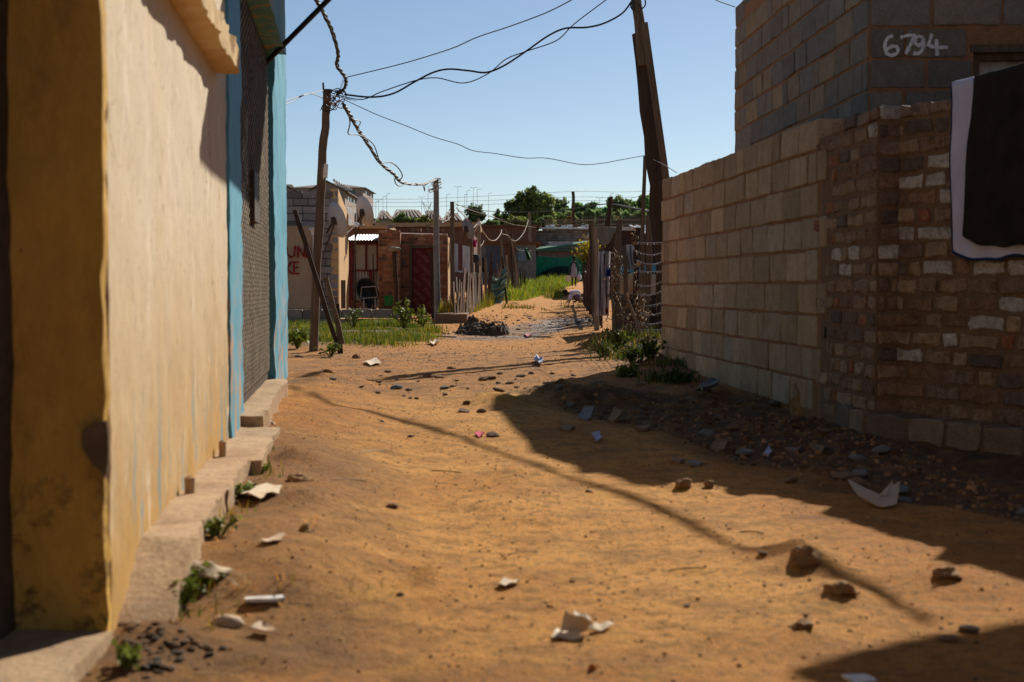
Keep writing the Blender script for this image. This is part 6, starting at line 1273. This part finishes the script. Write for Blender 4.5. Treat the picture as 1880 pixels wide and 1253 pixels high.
# the torn cardboard in the foreground
cb_ = E('torn_cardboard', 'folded torn piece of pale cardboard in the bottom middle', 'cardboard', tuple(ground_at(1050, 1170)))
p0 = ground_at(1052, 1172)
def cpt(x, y, h): q = ground_at(x, y); return V3((q.x, q.y, q.z + h))
for nm, quad in (('flap', [cpt(1012, 1176, .006), cpt(1066, 1178, .006), cpt(1062, 1163, .012), cpt(1022, 1162, .010)]), ('folded_panel', [cpt(1028, 1168, .008), cpt(1078, 1168, .01), cpt(1088, 1170, .034), cpt(1038, 1166, .055)]), ('side_flap', [cpt(1060, 1170, .03), cpt(1088, 1166, .012), cpt(1084, 1158, .03), cpt(1052, 1160, .05)]), ('torn_end', [cpt(1086, 1166, .010), cpt(1112, 1160, .006), cpt(1127, 1153, .012), cpt(1092, 1156, .016)])):
    b = MB(); q = quad; b.sheet(lambda u, v: q[0].lerp(q[1], u).lerp(q[3].lerp(q[2], u), v) + V3((0, 0, .003 * math.sin(u * 7 + v * 3))), 8, 6, th=.003); b.build(nm, m_paper, cb_, True)
def lump(name, label, px, py, rx, rz, mat, cat, seed, rough_=.35):
    p = ground_at(px, py); b = MB(); k = 24
    b.lathe(p + V3((0, 0, 0)), [(.001, -.2 * rz)] + [(rx * math.cos(t), rz * math.sin(t)) for t in np.linspace(-.2, 1.5, 12)] + [(.001, rz)], k); b.rough(rx * rough_, 1.2 / rx, seed).rough(rx * rough_ * .4, 3.5 / rx, seed + 1)
    return b.build(name, mat, None, True, label=label, cat=cat)
b = MB(); p = ground_at(365, 1050)
b.sheet(lambda u, v: p + V3(((u - .5) * .13 + .02 * v, (v - .4) * .10 - .08 * u, .012 + .05 * float(fbm(u * 2.6, v * 2.6, 91, 3) + .3) * math.sin(u * 3.1) * math.sin(v * 3.1))), 20, 20, th=.006); b.build('pale_rag', M('pale_rag_cloth', (.48, .37, .24), bump=.2), None, True, label='crumpled pale rag against the near kerb slab', cat='rag')
lump('pale_rag', 'crumpled whitish rag lying below the blue door threshold', 488, 780, .05, .03, m_paper, 'rag', 3, .6)
lump('pale_stone', 'smooth pale oblong stone in the bottom left foreground', 418, 1146, .026, .02, m_cream, 'stone', 5, .15).scale = (1.4, .9, 1)
lump('orange_ball', 'small orange round fruit at the bottom edge', 1088, 1230, .009, .013, M('orange_peel', (.55, .19, .03), bump=0), 'fruit', 7, .05)
lump('tree_stump', 'dark pointed root stump against the brick footing', 1478, 760, .10, .24, m_clod, 'stump', 9, .28)
for i, (px, py, r, h, lb) in enumerate([(560, 975, .03, .03, 'dark earth clod near the straw-coloured flake'), (1255, 893, .05, .045, 'larger of two dark earth clods at the shadow edge'), (1302, 893, .03, .03, 'smaller of two dark earth clods at the shadow edge'), (550, 884, .06, .035, 'flat dark earth clod right of the white paper scrap'),
                                    (1478, 1030, .10, .05, 'broad dark earth mound crossed by the cable shadow'), (1740, 1058, .05, .03, 'crumbly earth clod near the right shadow edge'), (1545, 1085, .05, .03, 'dark earth clod below the broad earth mound'), (1475, 1150, .04, .02, 'dark splintered clod in the right foreground')]): lump('earth_clod', lb, px, py, r * (.62 if px != 1478 else .48), h * .7, m_clod, 'clod', 40 + i, .55)
for i in range(120):
    px, py = rs_.gauss(275, 60), rs_.gauss(1195, 28)
    if px < 215 or px > 420 or py > 1245: continue
    stone('small_stone', 'small dark stone in the crumbled dirt at the house corner', ground_at(px, py), rs_.uniform(.004, .013), rs_.choice([m_mud, m_clod, m_stone]), group='small dark stones at the house corner')
b = MB(); P = [ground_at(x, y) + V3((0, 0, .02)) for x, y in ((1495, 748), (1560, 762), (1620, 776), (1690, 790), (1745, 797))]; b.tube(smooth_pts(P, 5), .012, 8); b.build('blue_hose', M('blue_hose_plastic', (.06, .09, .16), bump=0, fine=0, rough=.4), None, True, label='dark blue hose lying along the brick footing', cat='hose')
plank('board_on_ground', 'narrow board lying on the mud beside the grass', (775, 616), (838, 619), ground_at(775, 618).y, ground_at(838, 620).y, 3, m_cream, 'board', th=.06)
# ------------------------------------------------------------------ people
def skin_body(name, joints, edges, mat, parent, root=0, sub=2):
    me = bpy.data.meshes.new(name); me.from_pydata([j[0] for j in joints], edges, []); o = bpy.data.objects.new(name, me); COL.objects.link(o); me.materials.append(mat)
    o.modifiers.new('s', 'SKIN'); sv = me.skin_vertices[0].data if me.skin_vertices else None
    for i, j in enumerate(joints): sv[i].radius = (j[1], j[2] if len(j) > 2 else j[1]); sv[i].use_root = (i == root)
    m_ = o.modifiers.new('b', 'SUBSURF'); m_.levels = m_.render_levels = sub
    dg = bpy.context.evaluated_depsgraph_get(); me2 = bpy.data.meshes.new_from_object(o.evaluated_get(dg)); o.modifiers.clear(); o.data = me2; me2.polygons.foreach_set('use_smooth', [True] * len(me2.polygons))
    if not me2.materials: me2.materials.append(mat)
    at = me2.attributes.new('col', 'FLOAT_COLOR', 'FACE'); at.data.foreach_set('color', np.ones(4 * len(me2.polygons), np.float32))
    o.parent = parent; return o
def hand(joints, edges, wi, d, side):
    """five short finger chains beyond the wrist"""
    w = V3(joints[wi][0]); d = V3(d).normalized(); s = V3((0, 1, 0)) if abs(d.y) < .7 else V3((1, 0, 0))
    joints.append((tuple(w + d * .07), .03, .018)); p = len(joints) - 1; edges.append((wi, p))
    for k, (o_, L_) in enumerate(((-.03, .06), (-.01, .075), (.012, .07), (.032, .055))):
        a = w + d * .10 + s * o_; joints.append((tuple(a), .009)); joints.append((tuple(a + d * L_ * .7 + V3((side * .01, 0, -.0))), .008)); edges += [(p, len(joints) - 2), (len(joints) - 2, len(joints) - 1)]
    a = w + d * .04 + s * -.045; joints.append((tuple(a), .010)); joints.append((tuple(a + d * .04), .009)); edges += [(wi, len(joints) - 2), (len(joints) - 2, len(joints) - 1)]
fp = ground_at(1054, 527); Dp = 76.0; X = W(1053.5, 500, Dp).x; gp = G(X, Dp)
pr = E('person', 'person walking away in lavender apron and green top, carrying a bucket and a bag', 'person', (X, Dp, gp))
hgt = wz(473, Dp) - wz(527, Dp); S = hgt / 1.66; pr.scale = (S, S, S); pr.location.z = max(gp, wz(527, Dp))
J = [((0, 0, .88), .13, .10), ((0, .01, 1.08), .115, .085), ((0, .01, 1.28), .15, .09), ((0, .01, 1.42), .055, .05), ((0, -.01, 1.49), .05, .05),
     ((-.17, .01, 1.36), .055), ((-.23, .0, 1.10), .042), ((-.27, -.03, .86), .03), ((.17, .01, 1.36), .055), ((.24, 0, 1.10), .042), ((.28, -.04, .88), .03),
     ((-.085, 0, .80), .085), ((-.09, -.04, .46), .058), ((-.09, .03, .09), .036), ((-.095, -.11, .03), .034), ((.085, 0, .80), .085), ((.10, .06, .46), .058), ((.10, .12, .10), .036), ((.105, 0.0, .03), .034)]
Ed = [(0, 1), (1, 2), (2, 3), (3, 4), (2, 5), (5, 6), (6, 7), (2, 8), (8, 9), (9, 10), (0, 11), (11, 12), (12, 13), (13, 14), (0, 15), (15, 16), (16, 17), (17, 18)]
J = [tuple([(j[0][0], -j[0][1], j[0][2])] + list(j[1:])) for j in J]
J.append(((0, .01, 1.56), .082, .095)); Ed.append((4, 19)); J.append(((0, .015, 1.62), .07, .08)); Ed.append((19, 20)); J.append(((0, .105, 1.55), .014)); Ed.append((19, 21))
hand(J, Ed, 7, (0, 0, -1), -1); hand(J, Ed, 10, (0, 0, -1), 1)
skin_body('body', J, Ed, m_skin, pr)
J = [((0, 0, .90), .145, .115), ((0, -.01, 1.10), .13, .10), ((0, -.01, 1.30), .165, .105), ((0, -.01, 1.40), .075, .07), ((-.17, -.01, 1.36), .072), ((-.23, 0, 1.10), .056), ((-.265, .025, .90), .045), ((.17, -.01, 1.36), .072), ((.24, 0, 1.10), .056), ((.275, .03, .92), .045)]
skin_body('green_top', J, [(0, 1), (1, 2), (2, 3), (2, 4), (4, 5), (5, 6), (2, 7), (7, 8), (8, 9)], M('teal_jersey', (.015, .10, .09), bump=0), pr)
J = [((0, 0, .50), .22, .17), ((0, 0, .72), .19, .15), ((0, 0, .92), .165, .135), ((0, -.01, 1.12), .145, .115), ((0, -.01, 1.30), .15, .118), ((0, -.01, 1.38), .10, .085)]
skin_body('apron', J, [(i, i + 1) for i in range(5)], M('lavender_cotton', (.36, .32, .42), (.30, .26, .36), bump=0), pr)
b = MB(); b.lathe((0, 0, 0), [(.001, -.06), (.085, -.05), (.098, .0), (.09, .06), (.05, .095), (.001, .105)], 16); o = b.build('hair', m_hair, pr, True); o.location = (0, -.02, 1.57)
hd = W(1043, 505, Dp - .05); bk = E('carried_bucket', 'white bucket held in the walking person’s left hand', 'bucket', (hd.x, hd.y, wz(517, Dp)))
b = MB(); b.lathe(V3(bk.location), [(.001, 0), (.125, 0), (.155, .30), (.165, .31), (.15, .315), (.12, .02), (.001, .02)], 20); b.build('pail', m_white, bk, True)
b = MB(); c = V3(bk.location) + V3((0, 0, .31)); b.tube([c + V3((math.cos(t) * .155, 0, math.sin(t) * .13)) for t in np.linspace(0, math.pi, 11)], .008, 6); b.build('handle', m_iron, bk)
b = MB(); c = W(1063.5, 514, Dp - .05); b.lathe(c, [(.001, -.02), (.12, 0), (.16, .10), (.13, .22), (.05, .32), (.03, .42), (.001, .43)], 18, xs=.8); b.rough(.03, 7, 4); b.build('carried_bag', m_fabric, None, True, label='full white plastic bag held in the walking person’s right hand', cat='bag')
# crouching person, facing left, head down and hands at the ground
Dc = 51.5; c0 = W(1056, 556, Dc); gc = G(c0.x, Dc); k = px2m(1, Dc)
pc_ = E('person', 'person in a white shirt crouching low at the right alley edge', 'person', (c0.x, Dc, gc))
J = [((.16, 0, .24), .12, .12), ((.04, 0, .36), .12, .11), ((-.13, 0, .38), .12, .10), ((-.22, -.0, .36), .05), ((-.27, 0, .35), .048),
     ((-.15, -.15, .34), .05), ((-.17, -.17, .17), .038), ((-.20, -.15, .05), .028), ((-.15, .15, .34), .05), ((-.20, .16, .18), .038), ((-.26, .14, .06), .028),
     ((.10, -.11, .20), .085), ((-.05, -.13, .24), .065), ((.05, -.12, .07), .04), ((-.06, -.12, .035), .034), ((.10, .11, .20), .085), ((-.05, .13, .24), .065), ((.05, .12, .07), .04), ((-.06, .12, .035), .034),
     ((-.34, 0, .335), .085, .09), ((-.41, 0, .31), .07, .075), ((-.38, 0, .245), .016)]
Ed = [(0, 1), (1, 2), (2, 3), (3, 4), (2, 5), (5, 6), (6, 7), (2, 8), (8, 9), (9, 10), (0, 11), (11, 12), (12, 13), (13, 14), (0, 15), (15, 16), (16, 17), (17, 18), (4, 19), (19, 20), (19, 21)]
hand(J, Ed, 7, (-.5, 0, -.45), -1); hand(J, Ed, 10, (-.5, 0, -.45), 1)
skin_body('body', J, Ed, m_skin, pc_)
J = [((.20, 0, .27), .14, .14), ((.05, 0, .38), .14, .135), ((-.12, 0, .39), .14, .12), ((-.19, 0, .37), .075), ((-.15, -.15, .34), .07), ((-.17, -.17, .18), .055), ((-.195, -.155, .09), .042), ((-.15, .15, .34), .07), ((-.20, .16, .18), .055), ((-.25, .145, .10), .042)]
skin_body('white_shirt', J, [(0, 1), (1, 2), (2, 3), (2, 4), (4, 5), (5, 6), (2, 7), (7, 8), (8, 9)], m_fabric, pc_)
J = [((.20, 0, .22), .14, .15), ((.09, -.12, .20), .10), ((-.06, -.13, .24), .075), ((.09, .12, .20), .10), ((-.06, .13, .24), .075)]
skin_body('skirt', J, [(0, 1), (1, 2), (0, 3), (3, 4)], M('mauve_skirt', (.20, .13, .15), bump=0), pc_)
b = MB(); b.lathe((0, 0, 0), [(.001, -.06), (.09, -.04), (.10, .02), (.08, .07), (.001, .10)], 16, axis=(-.5, 0, .8)); b.build('hair', m_hair, pc_, True).location = (-.36, 0, .32)
p = ground_at(1072, 556); stone('boulder', 'pale sandy boulder beside the crouching person', p, .30, m_stone)
